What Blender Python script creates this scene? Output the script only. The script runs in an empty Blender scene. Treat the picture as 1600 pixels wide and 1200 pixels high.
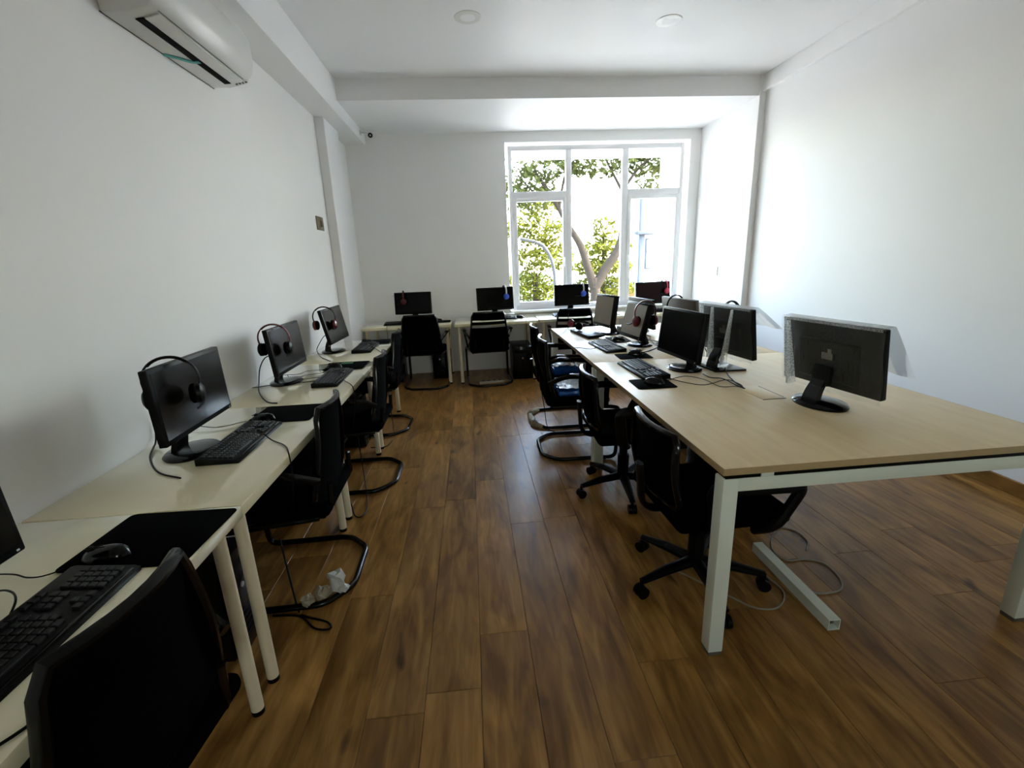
import bpy, bmesh, math, random
from mathutils import Vector, Matrix, Euler
random.seed(7)
SC = bpy.context.scene
COL = SC.collection
PI = math.pi
R = math.radians

# ------------------------------------------------------------------ camera
CAMH = 1.47
cam_d = bpy.data.cameras.new('camera')
cam_d.sensor_fit = 'HORIZONTAL'
cam_d.sensor_width = 36.0
cam_d.lens = 713.06 * 36.0 / 1600.0
cam_d.clip_start = 0.02
cam_d.clip_end = 300
cam = bpy.data.objects.new('camera', cam_d)
COL.objects.link(cam)
yaw, pitch, roll = 0.0804692, 0.26476821, 0.04000958
fwd = Vector((math.sin(yaw) * math.cos(pitch), math.cos(yaw) * math.cos(pitch), -math.sin(pitch)))
rgt = Vector((math.cos(yaw), -math.sin(yaw), 0))
dwn = fwd.cross(rgt)
r2 = math.cos(roll) * rgt + math.sin(roll) * dwn
d2 = -math.sin(roll) * rgt + math.cos(roll) * dwn
m = Matrix((r2, -d2, -fwd)).transposed().to_4x4()
m.translation = Vector((0, 0, CAMH))
cam.matrix_world = m
SC.camera = cam

# ------------------------------------------------------------------ sky, sun, exposure
world = bpy.data.worlds.new('world')
SC.world = world
world.use_nodes = True
nt = world.node_tree
bg = nt.nodes['Background']
sky = nt.nodes.new('ShaderNodeTexSky')
sky.sky_type = 'NISHITA'
sky.sun_disc = False
sky.sun_elevation = R(48)
sky.sun_rotation = R(95)
sky.altitude = 10
sky.air_density = 1.3
sky.dust_density = 3.0
sky.ozone_density = 1.0
hs = nt.nodes.new('ShaderNodeHueSaturation')
hs.inputs['Saturation'].default_value = 0.85
nt.links.new(sky.outputs[0], hs.inputs['Color'])
nt.links.new(hs.outputs[0], bg.inputs['Color'])
bg.inputs['Strength'].default_value = 0.55
sun_d = bpy.data.lights.new('sun', 'SUN')
sun_d.energy = 2.6
sun_d.angle = R(0.6)
sun_d.color = (1, 0.95, 0.86)
sun = bpy.data.objects.new('sun', sun_d)
COL.objects.link(sun)
sun.rotation_euler = Vector((-0.75, 0.10, -0.85)).to_track_quat('-Z', 'Y').to_euler()      # high, from the right of the building
sun.location = (0, -8, 12)
pd = bpy.data.lights.new('window_portal', 'AREA')          # sampling portal only, gives no light of its own
pd.shape = 'RECTANGLE'
pd.size, pd.size_y = 2.42, 2.12
pd.cycles.is_portal = True
po = bpy.data.objects.new('window_portal', pd)
COL.objects.link(po)
po.location = (1.744, 6.46, 1.85)
po.rotation_euler = (R(-90), 0, 0)
pd2 = bpy.data.lights.new('fill_window_portal', 'AREA')  # portal for the added fill window behind the camera
pd2.shape = 'RECTANGLE'
pd2.size, pd2.size_y = 1.2, 0.5
pd2.cycles.is_portal = True
po2 = bpy.data.objects.new('fill_window_portal', pd2)
COL.objects.link(po2)
po2.location = (0.9, -2.78, 1.85)
po2.rotation_euler = (R(90), 0, 0)
VS = SC.view_settings
VS.view_transform = 'Standard'
VS.look = 'None'
VS.gamma = 1.0
VS.use_curve_mapping = False
VS.exposure = 3.88
try:
    SC.cycles.use_denoising = True
    SC.cycles.max_bounces = 14
    SC.cycles.diffuse_bounces = 9
    SC.cycles.transparent_max_bounces = 16
    SC.cycles.sample_clamp_indirect = 6
except Exception:
    pass


# ------------------------------------------------------------------ materials
def lin(c):
    return tuple(((x / 255) / 12.92 if x / 255 <= 0.04045 else ((x / 255 + 0.055) / 1.055) ** 2.4) for x in c)


def mat(name, col, rough=0.5, metal=0.0, var=0.06, nscale=12.0, bump=0.0, bscale=80.0, spec=0.5, coat=0.0):
    mt = bpy.data.materials.new(name)
    mt.use_nodes = True
    t = mt.node_tree
    b = t.nodes['Principled BSDF']
    b.inputs['Roughness'].default_value = rough
    b.inputs['Metallic'].default_value = metal
    b.inputs['Specular IOR Level'].default_value = spec
    b.inputs['Coat Weight'].default_value = coat
    tc = t.nodes.new('ShaderNodeTexCoord')
    n = t.nodes.new('ShaderNodeTexNoise')
    n.inputs['Scale'].default_value = nscale
    n.inputs['Detail'].default_value = 4
    t.links.new(tc.outputs['Object'], n.inputs['Vector'])
    mx = t.nodes.new('ShaderNodeMix')
    mx.data_type = 'RGBA'
    a = tuple(max(0, c * (1 - var)) for c in col) + (1,)
    c2 = tuple(min(1, c * (1 + var)) for c in col) + (1,)
    mx.inputs[6].default_value = a
    mx.inputs[7].default_value = c2
    t.links.new(n.outputs['Fac'], mx.inputs[0])
    t.links.new(mx.outputs[2], b.inputs['Base Color'])
    if bump > 0:
        n2 = t.nodes.new('ShaderNodeTexNoise')
        n2.inputs['Scale'].default_value = bscale
        n2.inputs['Detail'].default_value = 3
        t.links.new(tc.outputs['Object'], n2.inputs['Vector'])
        bp = t.nodes.new('ShaderNodeBump')
        bp.inputs['Strength'].default_value = bump
        bp.inputs['Distance'].default_value = 0.004
        t.links.new(n2.outputs['Fac'], bp.inputs['Height'])
        t.links.new(bp.outputs[0], b.inputs['Normal'])
    return mt


M = {}
M['wall'] = mat('white wall paint', (0.87, 0.868, 0.862), 0.55, var=0.015, nscale=3, bump=0.05, bscale=60, spec=0.3)
M['ceil'] = mat('white ceiling paint', (0.865, 0.868, 0.875), 0.45, var=0.01, nscale=2, spec=0.3)
M['pvc'] = mat('white window pvc', (0.87, 0.87, 0.88), 0.35, var=0.02)
M['desk'] = mat('glossy white desk laminate', (0.80, 0.73, 0.50), 0.10, var=0.03, nscale=5, coat=1.0)
M['deskedge'] = mat('white desk edge band', (0.78, 0.71, 0.50), 0.3, var=0.03)
M['leg'] = mat('cream powder coated steel', (0.70, 0.62, 0.44), 0.35, var=0.04, nscale=25)
M['tleg'] = mat('white powder coated steel', (0.72, 0.77, 0.66), 0.4, var=0.03, nscale=25)
M['black'] = mat('black plastic', (0.0018, 0.0018, 0.0018), 0.42, var=0.2, spec=0.14)
M['gloss'] = mat('gloss black plastic', (0.002, 0.002, 0.002), 0.15, var=0.2, spec=0.25)
M['rubber'] = mat('black rubber', (0.006, 0.006, 0.006), 0.7, var=0.2, spec=0.2)
M['fabric'] = mat('black woven fabric', (0.0012, 0.0012, 0.0013), 0.95, var=0.3, nscale=200, bump=0.3, bscale=300, spec=0.015)
M['chairmesh'] = mat('black chair mesh', (0.001, 0.001, 0.0011), 0.9, var=0.4, nscale=300, bump=0.4, bscale=400, spec=0.02)
M['tube'] = mat('black painted steel tube', (0.002, 0.002, 0.002), 0.16, var=0.1, spec=0.35)
M['key'] = mat('black key caps', (0.005, 0.0048, 0.0046), 0.4, var=0.2, spec=0.3)
M['greykey'] = mat('worn grey key caps', (0.16, 0.17, 0.17), 0.5, var=0.25, nscale=60)
M['pad'] = mat('black mouse mat cloth', (0.0015, 0.0015, 0.0015), 0.9, var=0.3, nscale=150, spec=0.02)
M['brownpad'] = mat('dark brown mouse mat cloth', (0.018, 0.010, 0.009), 0.85, var=0.3, nscale=150, spec=0.2)
M['red'] = mat('red plastic', (0.12, 0.004, 0.008), 0.3, var=0.1)
M['pink'] = mat('pink red plastic', (0.50, 0.02, 0.06), 0.3, var=0.1)
M['blue'] = mat('blue plastic', (0.01, 0.06, 0.45), 0.3, var=0.1)
M['bluebag'] = mat('blue plastic film', (0.01, 0.10, 0.42), 0.25, var=0.15)
M['whitefilm'] = mat('silvery white plastic film', (0.55, 0.60, 0.64), 0.2, var=0.5, nscale=30)
M['silver'] = mat('silver plastic', (0.45, 0.44, 0.42), 0.35, var=0.05)
M['chrome'] = mat('chrome', (0.6, 0.6, 0.6), 0.15, metal=1.0, var=0.03)
M['beige'] = mat('warm grey plastic', (0.11, 0.092, 0.075), 0.45, var=0.08)
M['acwhite'] = mat('white air conditioner plastic', (0.74, 0.74, 0.71), 0.35, var=0.02)
M['acdark'] = mat('dark air outlet', (0.004, 0.004, 0.004), 0.8, var=0.1, spec=0.1)
M['tape'] = mat('turquoise tape', (0.05, 0.42, 0.38), 0.4, var=0.1)
M['brass'] = mat('bronze switch plate', (0.14, 0.11, 0.06), 0.35, metal=0.3, var=0.15)
M['brassd'] = mat('dark bronze rocker', (0.07, 0.055, 0.035), 0.35, metal=0.3, var=0.1)
M['paper'] = mat('crumpled white paper', (0.55, 0.55, 0.50), 0.7, var=0.15, nscale=40)
M['wrap'] = mat('tan crinkled wrapping', (0.36, 0.32, 0.22), 0.6, var=0.5, nscale=60)
M['whiteplastic'] = mat('white plastic', (0.66, 0.66, 0.64), 0.4, var=0.03)
M['greycable'] = mat('pale cable jacket', (0.30, 0.27, 0.20), 0.5, var=0.1)
M['led'] = mat('pale indicator dot', (0.75, 0.75, 0.75), 0.3)
M['cardboard'] = mat('brown cardboard', (0.22, 0.16, 0.09), 0.8, var=0.15)
M['label'] = mat('pale grey label', (0.30, 0.27, 0.24), 0.5, var=0.1)
M['green'] = mat('green print', (0.02, 0.16, 0.05), 0.6)


def screen_mat():
    mt = mat('dark lcd glass', (0.005, 0.0036, 0.0026), 0.22, var=0.05, spec=0.5)  # slight brown in the base colour imitates the warm room reflection
    return mt


M['screen'] = screen_mat()
M['screen'].node_tree.nodes['Principled BSDF'].inputs['Specular IOR Level'].default_value = 0.6
M['dark_screen'] = mat('black lcd glass', (0.002, 0.002, 0.002), 0.2, var=0.05, spec=0.08)
M['matte_screen'] = mat('matte lcd with reflected wall tint', (0.24, 0.20, 0.155), 0.35, var=0.05, spec=0.5)  # beige base colour stands in for wall light reflected on the screen
M['red_screen'] = mat('maroon lcd glass', (0.010, 0.0012, 0.001), 0.2, var=0.1, spec=0.08)


def table_mat():
    mt = bpy.data.materials.new('pale maple laminate')
    mt.use_nodes = True
    t = mt.node_tree
    b = t.nodes['Principled BSDF']
    b.inputs['Roughness'].default_value = 0.34
    tc = t.nodes.new('ShaderNodeTexCoord')
    mp = t.nodes.new('ShaderNodeMapping')
    mp.inputs['Scale'].default_value = (7, 0.8, 4)
    mp.inputs['Rotation'].default_value = (0, 0, R(8))
    t.links.new(tc.outputs['Object'], mp.inputs['Vector'])
    n = t.nodes.new('ShaderNodeTexNoise')
    n.inputs['Scale'].default_value = 4
    n.inputs['Detail'].default_value = 6
    n.inputs['Distortion'].default_value = 0.4
    t.links.new(mp.outputs[0], n.inputs['Vector'])
    cr = t.nodes.new('ShaderNodeValToRGB')
    cr.color_ramp.elements[0].position = 0.3
    cr.color_ramp.elements[0].color = (0.77, 0.59, 0.33, 1)
    cr.color_ramp.elements[1].position = 0.75
    cr.color_ramp.elements[1].color = (0.86, 0.69, 0.43, 1)
    t.links.new(n.outputs['Fac'], cr.inputs[0])
    t.links.new(cr.outputs[0], b.inputs['Base Color'])
    return mt


M['maple'] = table_mat()
M['mapleedge'] = mat('maple edge band', (0.42, 0.30, 0.15), 0.45, var=0.08, nscale=30)


def oak_mat(name, dark=1.0):
    mt = bpy.data.materials.new(name)
    mt.use_nodes = True
    t = mt.node_tree
    b = t.nodes['Principled BSDF']
    tc = t.nodes.new('ShaderNodeTexCoord')
    oi = t.nodes.new('ShaderNodeObjectInfo')
    mul = t.nodes.new('ShaderNodeMath')
    mul.operation = 'MULTIPLY'
    mul.inputs[1].default_value = 57.0
    t.links.new(oi.outputs['Random'], mul.inputs[0])
    cmb = t.nodes.new('ShaderNodeCombineXYZ')
    t.links.new(mul.outputs[0], cmb.inputs[0])
    t.links.new(mul.outputs[0], cmb.inputs[1])
    add = t.nodes.new('ShaderNodeVectorMath')
    add.operation = 'ADD'
    t.links.new(tc.outputs['Object'], add.inputs[0])
    t.links.new(cmb.outputs[0], add.inputs[1])

    def noise(scale, detail, dist, sx, sy):
        mp = t.nodes.new('ShaderNodeMapping')
        mp.inputs['Scale'].default_value = (sx, sy, 1)
        t.links.new(add.outputs[0], mp.inputs['Vector'])
        n = t.nodes.new('ShaderNodeTexNoise')
        n.inputs['Scale'].default_value = scale
        n.inputs['Detail'].default_value = detail
        n.inputs['Distortion'].default_value = dist
        t.links.new(mp.outputs[0], n.inputs['Vector'])
        return n

    grain = noise(5, 5, 1.2, 4.5, 0.55)
    blot = noise(2.4, 3, 1.2, 2.6, 0.8)
    knot = noise(5.0, 2, 0.3, 1.5, 0.62)
    cr = t.nodes.new('ShaderNodeValToRGB')
    e = cr.color_ramp.elements
    e[0].position, e[0].color = 0.28, (0.20 * dark, 0.092 * dark, 0.020 * dark, 1)
    e[1].position, e[1].color = 0.72, (0.41 * dark, 0.215 * dark, 0.058 * dark, 1)
    t.links.new(grain.outputs['Fac'], cr.inputs[0])
    cr2 = t.nodes.new('ShaderNodeValToRGB')
    e = cr2.color_ramp.elements
    e[0].position, e[0].color = 0.34, (0.55, 0.50, 0.47, 1)
    e[1].position, e[1].color = 0.62, (1.08, 1.08, 1.08, 1)
    t.links.new(blot.outputs['Fac'], cr2.inputs[0])
    cr3 = t.nodes.new('ShaderNodeValToRGB')
    e = cr3.color_ramp.elements
    e[0].position, e[0].color = 0.25, (0.22, 0.2, 0.2, 1)
    e[1].position, e[1].color = 0.315, (1, 1, 1, 1)
    t.links.new(knot.outputs['Fac'], cr3.inputs[0])

    def mulc(a, c):
        mx = t.nodes.new('ShaderNodeMix')
        mx.data_type = 'RGBA'
        mx.blend_type = 'MULTIPLY'
        mx.inputs[0].default_value = 1
        t.links.new(a, mx.inputs[6])
        t.links.new(c, mx.inputs[7])
        return mx.outputs[2]

    c = mulc(mulc(cr.outputs[0], cr2.outputs[0]), cr3.outputs[0])
    mr = t.nodes.new('ShaderNodeMapRange')
    mr.inputs[3].default_value = 0.84
    mr.inputs[4].default_value = 1.14
    t.links.new(oi.outputs['Random'], mr.inputs[0])
    hsv = t.nodes.new('ShaderNodeHueSaturation')
    t.links.new(mr.outputs[0], hsv.inputs['Value'])
    t.links.new(c, hsv.inputs['Color'])
    t.links.new(hsv.outputs[0], b.inputs['Base Color'])
    b.inputs['Specular IOR Level'].default_value = 0.26
    rr = t.nodes.new('ShaderNodeMapRange')
    rr.inputs[3].default_value = 0.24
    rr.inputs[4].default_value = 0.38
    t.links.new(grain.outputs['Fac'], rr.inputs[0])
    t.links.new(rr.outputs[0], b.inputs['Roughness'])
    bp = t.nodes.new('ShaderNodeBump')
    bp.inputs['Strength'].default_value = 0.12
    bp.inputs['Distance'].default_value = 0.002
    t.links.new(grain.outputs['Fac'], bp.inputs['Height'])
    t.links.new(bp.outputs[0], b.inputs['Normal'])
    return mt


M['oak'] = oak_mat('oak laminate planks')
M['skirt'] = oak_mat('oak skirting', 0.8)
M['subfloor'] = mat('dark underlay', (0.03, 0.02, 0.012), 0.9)


def clear_mat(name, transp, tint=(1, 1, 1), rough=0.02, milky=0.0, bubbles=0.0):
    """pane or film: partly see-through, partly glossy, optionally milky and bubbled"""
    mt = bpy.data.materials.new(name)
    mt.use_nodes = True
    t = mt.node_tree
    t.nodes.remove(t.nodes['Principled BSDF'])
    out = t.nodes['Material Output']
    tr = t.nodes.new('ShaderNodeBsdfTransparent')
    tr.inputs[0].default_value = tint + (1,)
    gl = t.nodes.new('ShaderNodeBsdfGlossy')
    gl.inputs['Roughness'].default_value = rough
    mx = t.nodes.new('ShaderNodeMixShader')
    fr = t.nodes.new('ShaderNodeFresnel')
    fr.inputs[0].default_value = 1.45
    mm = t.nodes.new('ShaderNodeMath')
    mm.operation = 'MULTIPLY'
    mm.inputs[1].default_value = 1 - transp
    t.links.new(fr.outputs[0], mm.inputs[0])
    t.links.new(mm.outputs[0], mx.inputs[0])
    t.links.new(tr.outputs[0], mx.inputs[1])
    t.links.new(gl.outputs[0], mx.inputs[2])
    last = mx.outputs[0]
    if milky > 0:
        df = t.nodes.new('ShaderNodeBsdfDiffuse')
        df.inputs[0].default_value = (0.85, 0.87, 0.88, 1)
        tl = t.nodes.new('ShaderNodeBsdfTranslucent')
        tl.inputs[0].default_value = (0.85, 0.87, 0.88, 1)
        m2 = t.nodes.new('ShaderNodeMixShader')
        m2.inputs[0].default_value = 0.5
        t.links.new(df.outputs[0], m2.inputs[1])
        t.links.new(tl.outputs[0], m2.inputs[2])
        m3 = t.nodes.new('ShaderNodeMixShader')
        m3.inputs[0].default_value = milky
        t.links.new(last, m3.inputs[1])
        t.links.new(m2.outputs[0], m3.inputs[2])
        last = m3.outputs[0]
        if bubbles > 0:
            tc = t.nodes.new('ShaderNodeTexCoord')
            vo = t.nodes.new('ShaderNodeTexVoronoi')
            vo.inputs['Scale'].default_value = 150
            t.links.new(tc.outputs['Object'], vo.inputs['Vector'])
            bp = t.nodes.new('ShaderNodeBump')
            bp.inputs['Strength'].default_value = bubbles
            bp.inputs['Distance'].default_value = 0.004
            bp.invert = True
            t.links.new(vo.outputs['Distance'], bp.inputs['Height'])
            t.links.new(bp.outputs[0], gl.inputs['Normal'])
            t.links.new(bp.outputs[0], df.inputs['Normal'])
            cr = t.nodes.new('ShaderNodeMapRange')
            cr.inputs[1].default_value = 0.25
            cr.inputs[2].default_value = 0.6
            cr.inputs[3].default_value = milky * 0.7
            cr.inputs[4].default_value = milky * 1.9
            t.links.new(vo.outputs['Distance'], cr.inputs[0])
            t.links.new(cr.outputs[0], m3.inputs[0])
    t.links.new(last, out.inputs[0])
    return mt


M['glass'] = clear_mat('window glass', 0.55, (0.97, 0.985, 0.98))
M['tinted'] = clear_mat('warm fill glass', 0.55, (0.97, 0.93, 0.82))  # warm tint added to colour the fill light
M['film'] = clear_mat('clear plastic film', 0.5, (0.985, 0.99, 0.985), 0.2, 0.045)
M['bubble'] = clear_mat('bubble wrap film', 0.0, (0.97, 0.97, 0.97), 0.3, 0.035, 0.9)
M['fold'] = clear_mat('gathered plastic fold', 0.0, (1, 1, 1), 0.25, 0.36, 0.6)


# ------------------------------------------------------------------ mesh helpers
def smooth_pts(pts, n=6, closed=False):
    P = [Vector(p) for p in pts]
    if len(P) < 3:
        return P
    out = []
    k = len(P)
    rng = range(k) if closed else range(k - 1)
    for i in rng:
        p1, p2 = P[i], P[(i + 1) % k]
        p0 = P[(i - 1) % k] if (closed or i > 0) else p1 * 2 - p2
        p3 = P[(i + 2) % k] if (closed or i + 2 < k) else p2 * 2 - p1
        for j in range(n):
            s = j / n
            out.append(0.5 * ((2 * p1) + (p2 - p0) * s + (2 * p0 - 5 * p1 + 4 * p2 - p3) * s * s + (3 * p1 - p0 - 3 * p2 + p3) * s ** 3))
    if not closed:
        out.append(P[-1])
    return out


def round_poly(pts, r, n=5, closed=False):
    """polyline with its corners rounded by radius r"""
    P = [Vector(p) for p in pts]
    k = len(P)
    out = []
    for i in range(k):
        if not closed and i in (0, k - 1):
            out.append(P[i])
            continue
        a, b, c = P[i - 1], P[i], P[(i + 1) % k]
        u, v = (a - b), (c - b)
        d = min(r, u.length * 0.49, v.length * 0.49)
        p0, p2 = b + u.normalized() * d, b + v.normalized() * d
        for j in range(n + 1):
            s = j / n
            out.append(p0 * (1 - s) ** 2 + b * 2 * s * (1 - s) + p2 * s * s)
    return out


class MB:
    def __init__(self):
        self.bm = bmesh.new()

    def box(self, c, s, bev=0.0, rot=None, seg=2):
        g = bmesh.ops.create_cube(self.bm, size=1)
        vs = g['verts']
        mt = Matrix.Translation(Vector(c))
        if rot is not None:
            mt = mt @ Euler(rot).to_matrix().to_4x4()
        mt = mt @ Matrix.Diagonal((s[0], s[1], s[2], 1))
        bmesh.ops.transform(self.bm, matrix=mt, verts=vs)
        if bev > 0:
            es = list({e for v in vs for e in v.link_edges})
            bmesh.ops.bevel(self.bm, geom=es, offset=bev, segments=seg, profile=0.5, affect='EDGES')
        return self

    def tube(self, pts, r, seg=8, closed=False, flat=None, cap=True):
        P = [Vector(p) for p in pts]
        k = len(P)
        rad = r if isinstance(r, (list, tuple)) else [r] * k
        rings = []
        nrm = None
        for i in range(k):
            if closed:
                t = P[(i + 1) % k] - P[i - 1]
            else:
                t = P[min(i + 1, k - 1)] - P[max(i - 1, 0)]
            if t.length < 1e-9:
                t = Vector((0, 0, 1))
            t.normalize()
            if nrm is None:
                ref = Vector((0, 0, 1)) if abs(t.z) < 0.9 else Vector((1, 0, 0))
                nrm = (ref - t * ref.dot(t)).normalized()
            else:
                nrm = (nrm - t * nrm.dot(t))
                if nrm.length < 1e-6:
                    nrm = t.orthogonal()
                nrm.normalize()
            bi = t.cross(nrm)
            fa, fb = (1, 1) if flat is None else flat
            rings.append([self.bm.verts.new(P[i] + rad[i] * (fa * math.cos(2 * PI * j / seg) * nrm + fb * math.sin(2 * PI * j / seg) * bi)) for j in range(seg)])
        for i in range(k if closed else k - 1):
            a, b = rings[i], rings[(i + 1) % k]
            for j in range(seg):
                self.bm.faces.new((a[j], a[(j + 1) % seg], b[(j + 1) % seg], b[j]))
        if not closed and cap:
            self.bm.faces.new(list(reversed(rings[0])))
            self.bm.faces.new(rings[-1])
        return self

    def cyl(self, a, b, r, seg=16, r2=None):
        return self.tube([a, b], [r, r if r2 is None else r2], seg)

    def lathe(self, prof, seg=28, c=(0, 0, 0), sx=1.0, sy=1.0):
        rings = []
        c = Vector(c)
        for (rr, z) in prof:
            rings.append([self.bm.verts.new(c + Vector((sx * rr * math.cos(2 * PI * j / seg), sy * rr * math.sin(2 * PI * j / seg), z))) for j in range(seg)])
        for a, b in zip(rings, rings[1:]):
            for j in range(seg):
                self.bm.faces.new((a[j], a[(j + 1) % seg], b[(j + 1) % seg], b[j]))
        self.bm.faces.new(list(reversed(rings[0])))
        self.bm.faces.new(rings[-1])
        return self

    def prism(self, poly, axis, a, b, bev=0.0):
        """extrude a 2D outline along an axis from a to b"""
        def mk(p, t):
            if axis == 'y':
                return (p[0], t, p[1])
            if axis == 'x':
                return (t, p[0], p[1])
            return (p[0], p[1], t)
        v0 = [self.bm.verts.new(mk(p, a)) for p in poly]
        v1 = [self.bm.verts.new(mk(p, b)) for p in poly]
        k = len(poly)
        fs = [self.bm.faces.new(v0), self.bm.faces.new(list(reversed(v1)))]
        for i in range(k):
            fs.append(self.bm.faces.new((v0[(i + 1) % k], v0[i], v1[i], v1[(i + 1) % k])))
        bmesh.ops.recalc_face_normals(self.bm, faces=fs)
        if bev > 0:
            es = list({e for f in fs[:2] for e in f.edges})
            bmesh.ops.bevel(self.bm, geom=es, offset=bev, segments=2, profile=0.5, affect='EDGES')
        return self

    def sheet(self, grid, thick=0.0):
        """grid[i][j] of points; optional thickness makes it a closed slab"""
        n, k = len(grid), len(grid[0])
        V = [[self.bm.verts.new(p) for p in row] for row in grid]
        for i in range(n - 1):
            for j in range(k - 1):
                self.bm.faces.new((V[i][j], V[i][j + 1], V[i + 1][j + 1], V[i + 1][j]))
        if thick > 0:
            self.bm.normal_update()
            fs = [f for f in self.bm.faces]
            bmesh.ops.solidify(self.bm, geom=fs, thickness=thick)
        return self

    def merge(self, o, mtx=None):
        me = bpy.data.meshes.new('tmp')
        o.bm.to_mesh(me)
        k = len(self.bm.verts)
        self.bm.from_mesh(me)
        bpy.data.meshes.remove(me)
        if mtx is not None:
            self.bm.verts.ensure_lookup_table()
            bmesh.ops.transform(self.bm, matrix=mtx, verts=self.bm.verts[k:])
        return self

    def mesh(self, name, material, smooth=True, angle=40):
        bmesh.ops.recalc_face_normals(self.bm, faces=self.bm.faces)
        me = bpy.data.meshes.new(name)
        self.bm.to_mesh(me)
        self.bm.free()
        me.materials.append(M[material] if isinstance(material, str) else material)
        if smooth:
            me.polygons.foreach_set('use_smooth', [True] * len(me.polygons))
            me.set_sharp_from_angle(angle=R(angle))
        return me

    def build(self, name, material, parent=None, smooth=True, angle=40, loc=None, rot=None):
        return link(name, self.mesh(name, material, smooth, angle), parent, loc, rot)


def link(name, me, parent=None, loc=None, rot=None):
    o = bpy.data.objects.new(name, me)
    COL.objects.link(o)
    if parent is not None:
        o.parent = parent
    if loc is not None:
        o.location = loc
    if rot is not None:
        o.rotation_euler = rot
    return o


def tag(o, label=None, cat=None, group=None, kind=None):
    if label:
        o['label'] = label
    if cat:
        o['category'] = cat
    if group:
        o['group'] = group
    if kind:
        o['kind'] = kind
    return o


def thing(name, label, cat, loc=(0, 0, 0), rz=0.0, group=None, rot=None):
    o = bpy.data.objects.new(name, None)
    o.empty_display_size = 0.1
    COL.objects.link(o)
    o.location = loc
    o.rotation_euler = rot if rot is not None else (0, 0, rz)
    return tag(o, label, cat, group)


def kids(o):
    return [c for c in bpy.data.objects if c.parent is o]


def copy_tree(o, parent=None):
    c = o.copy()
    COL.objects.link(c)
    c.parent = parent
    for ch in kids(o):
        copy_tree(ch, c)
    return c


def struct(name, mb, material, label, smooth=False, parent=None):
    o = mb.build(name, material, parent, smooth)
    if parent is None:
        tag(o, label, name.split('_')[0], kind='structure')
    return o


# ------------------------------------------------------------------ room shell
XL, XR, XRF = -1.42, 3.16, 3.09
YF, YB = 6.28, -2.6
ZC, ZC2 = 3.20, 3.015
YSTEP = 5.08
T = 0.2

fl = struct('floor', MB().box(((XL + XR) / 2, (YF + YB) / 2, -0.06), (XR - XL + 2 * T, YF - YB + 2 * T, 0.1)), 'subfloor',
            'brown oak plank floor of the office')
# planks, each a board of its own; lengths share meshes
PW, PL, GAP = 0.196, 1.36, 0.0012
plank_cache = {}


def plank_mesh(w, l):
    k = (round(w, 3), round(l, 2))
    if k not in plank_cache:
        plank_cache[k] = MB().box((0, 0, -0.005), (k[0] - GAP, k[1] - GAP, 0.01), 0.0009, seg=1).mesh('plank', 'oak', False)
    return plank_cache[k], k


rp = random.Random(3)
x = XL
while x < XR - 0.01:
    w = min(PW, XR - x)
    y = -1.4 - round(rp.random() * PL, 2)
    y0 = -1.4
    while y < YF - 0.005:
        a, b = max(y, y0), min(y + PL, YF)
        if b - a > 0.02:
            me, k = plank_mesh(w, round(b - a, 2))
            link('plank', me, fl, (x + w / 2, (a + b) / 2, 0.0))
        y += PL
    x += PW
# the strip behind the camera
link('plank', MB().box((0, 0, -0.005), (XR - XL, -1.4 - YB, 0.01)).mesh('plank', 'oak', False), fl, ((XL + XR) / 2, (YB - 1.4) / 2, 0))

struct('wall_left', MB().box((XL - T / 2, (YF + YB) / 2, 1.6), (T, YF - YB + 2 * T, 3.3)), 'wall', 'plain white plastered left wall behind the white desks')
struct('wall_right', MB().box((XR + T / 2, (YF + YB) / 2, 1.6), (T, YF - YB + 2 * T, 3.3)), 'wall', 'plain white right wall beyond the long table')
# near wall, behind the camera, with an unseen window added for fill light
NX0, NX1, NZ0, NZ1 = 0.3, 1.5, 1.6, 2.1
wn = MB()
wn.box(((XL + NX0) / 2, YB - T / 2, 1.6), (NX0 - XL, T, 3.3))
wn.box(((XR + NX1) / 2, YB - T / 2, 1.6), (XR - NX1, T, 3.3))
wn.box(((NX0 + NX1) / 2, YB - T / 2, (NZ0 - 0.05) / 2), (NX1 - NX0, T, NZ0 + 0.05))
wn.box(((NX0 + NX1) / 2, YB - T / 2, (NZ1 + 3.25) / 2), (NX1 - NX0, T, 3.25 - NZ1))
struct('wall_near', wn, 'wall', 'plain white wall behind the camera')
# far wall around the window opening
WX0, WX1, WZ0, WZ1 = 0.532, 2.956, 0.775, 2.895
wf = MB()
wf.box(((XL + WX0) / 2, YF + T / 2, 1.6), (WX0 - XL, T, 3.3))
wf.box(((XR + WX1) / 2, YF + T / 2, 1.6), (XR - WX1, T, 3.3))
wf.box(((WX0 + WX1) / 2, YF + T / 2, (WZ0 - 0.05) / 2), (WX1 - WX0, T, WZ0 + 0.05))
wf.box(((WX0 + WX1) / 2, YF + T / 2, (WZ1 + 3.25) / 2), (WX1 - WX0, T, 3.25 - WZ1))
struct('wall_far', wf, 'wall', 'white far wall holding the big window')
ce = MB().box(((XL + XR) / 2, (YB + YSTEP) / 2, ZC + 0.1), (XR - XL + 2 * T, YSTEP - YB + 2 * T, 0.2))
struct('ceiling', ce, 'ceil', 'smooth white ceiling with two flush round lights')
struct('ceiling_drop', MB().box(((XL + XR) / 2, (YSTEP + YF + T) / 2, ZC2 + 0.2), (XR - XL + 2 * T, YF + T - YSTEP, 0.4)), 'ceil',
       'lowered white ceiling bay in front of the window')
struct('beam_left', MB().box(((XL - 1.17) / 2, (YB + YF) / 2, (2.89 + ZC) / 2), (-1.17 - XL, YF - YB, ZC - 2.89), 0.004, seg=1), 'wall',
       'white boxed beam running along the left wall under the ceiling')
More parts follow.
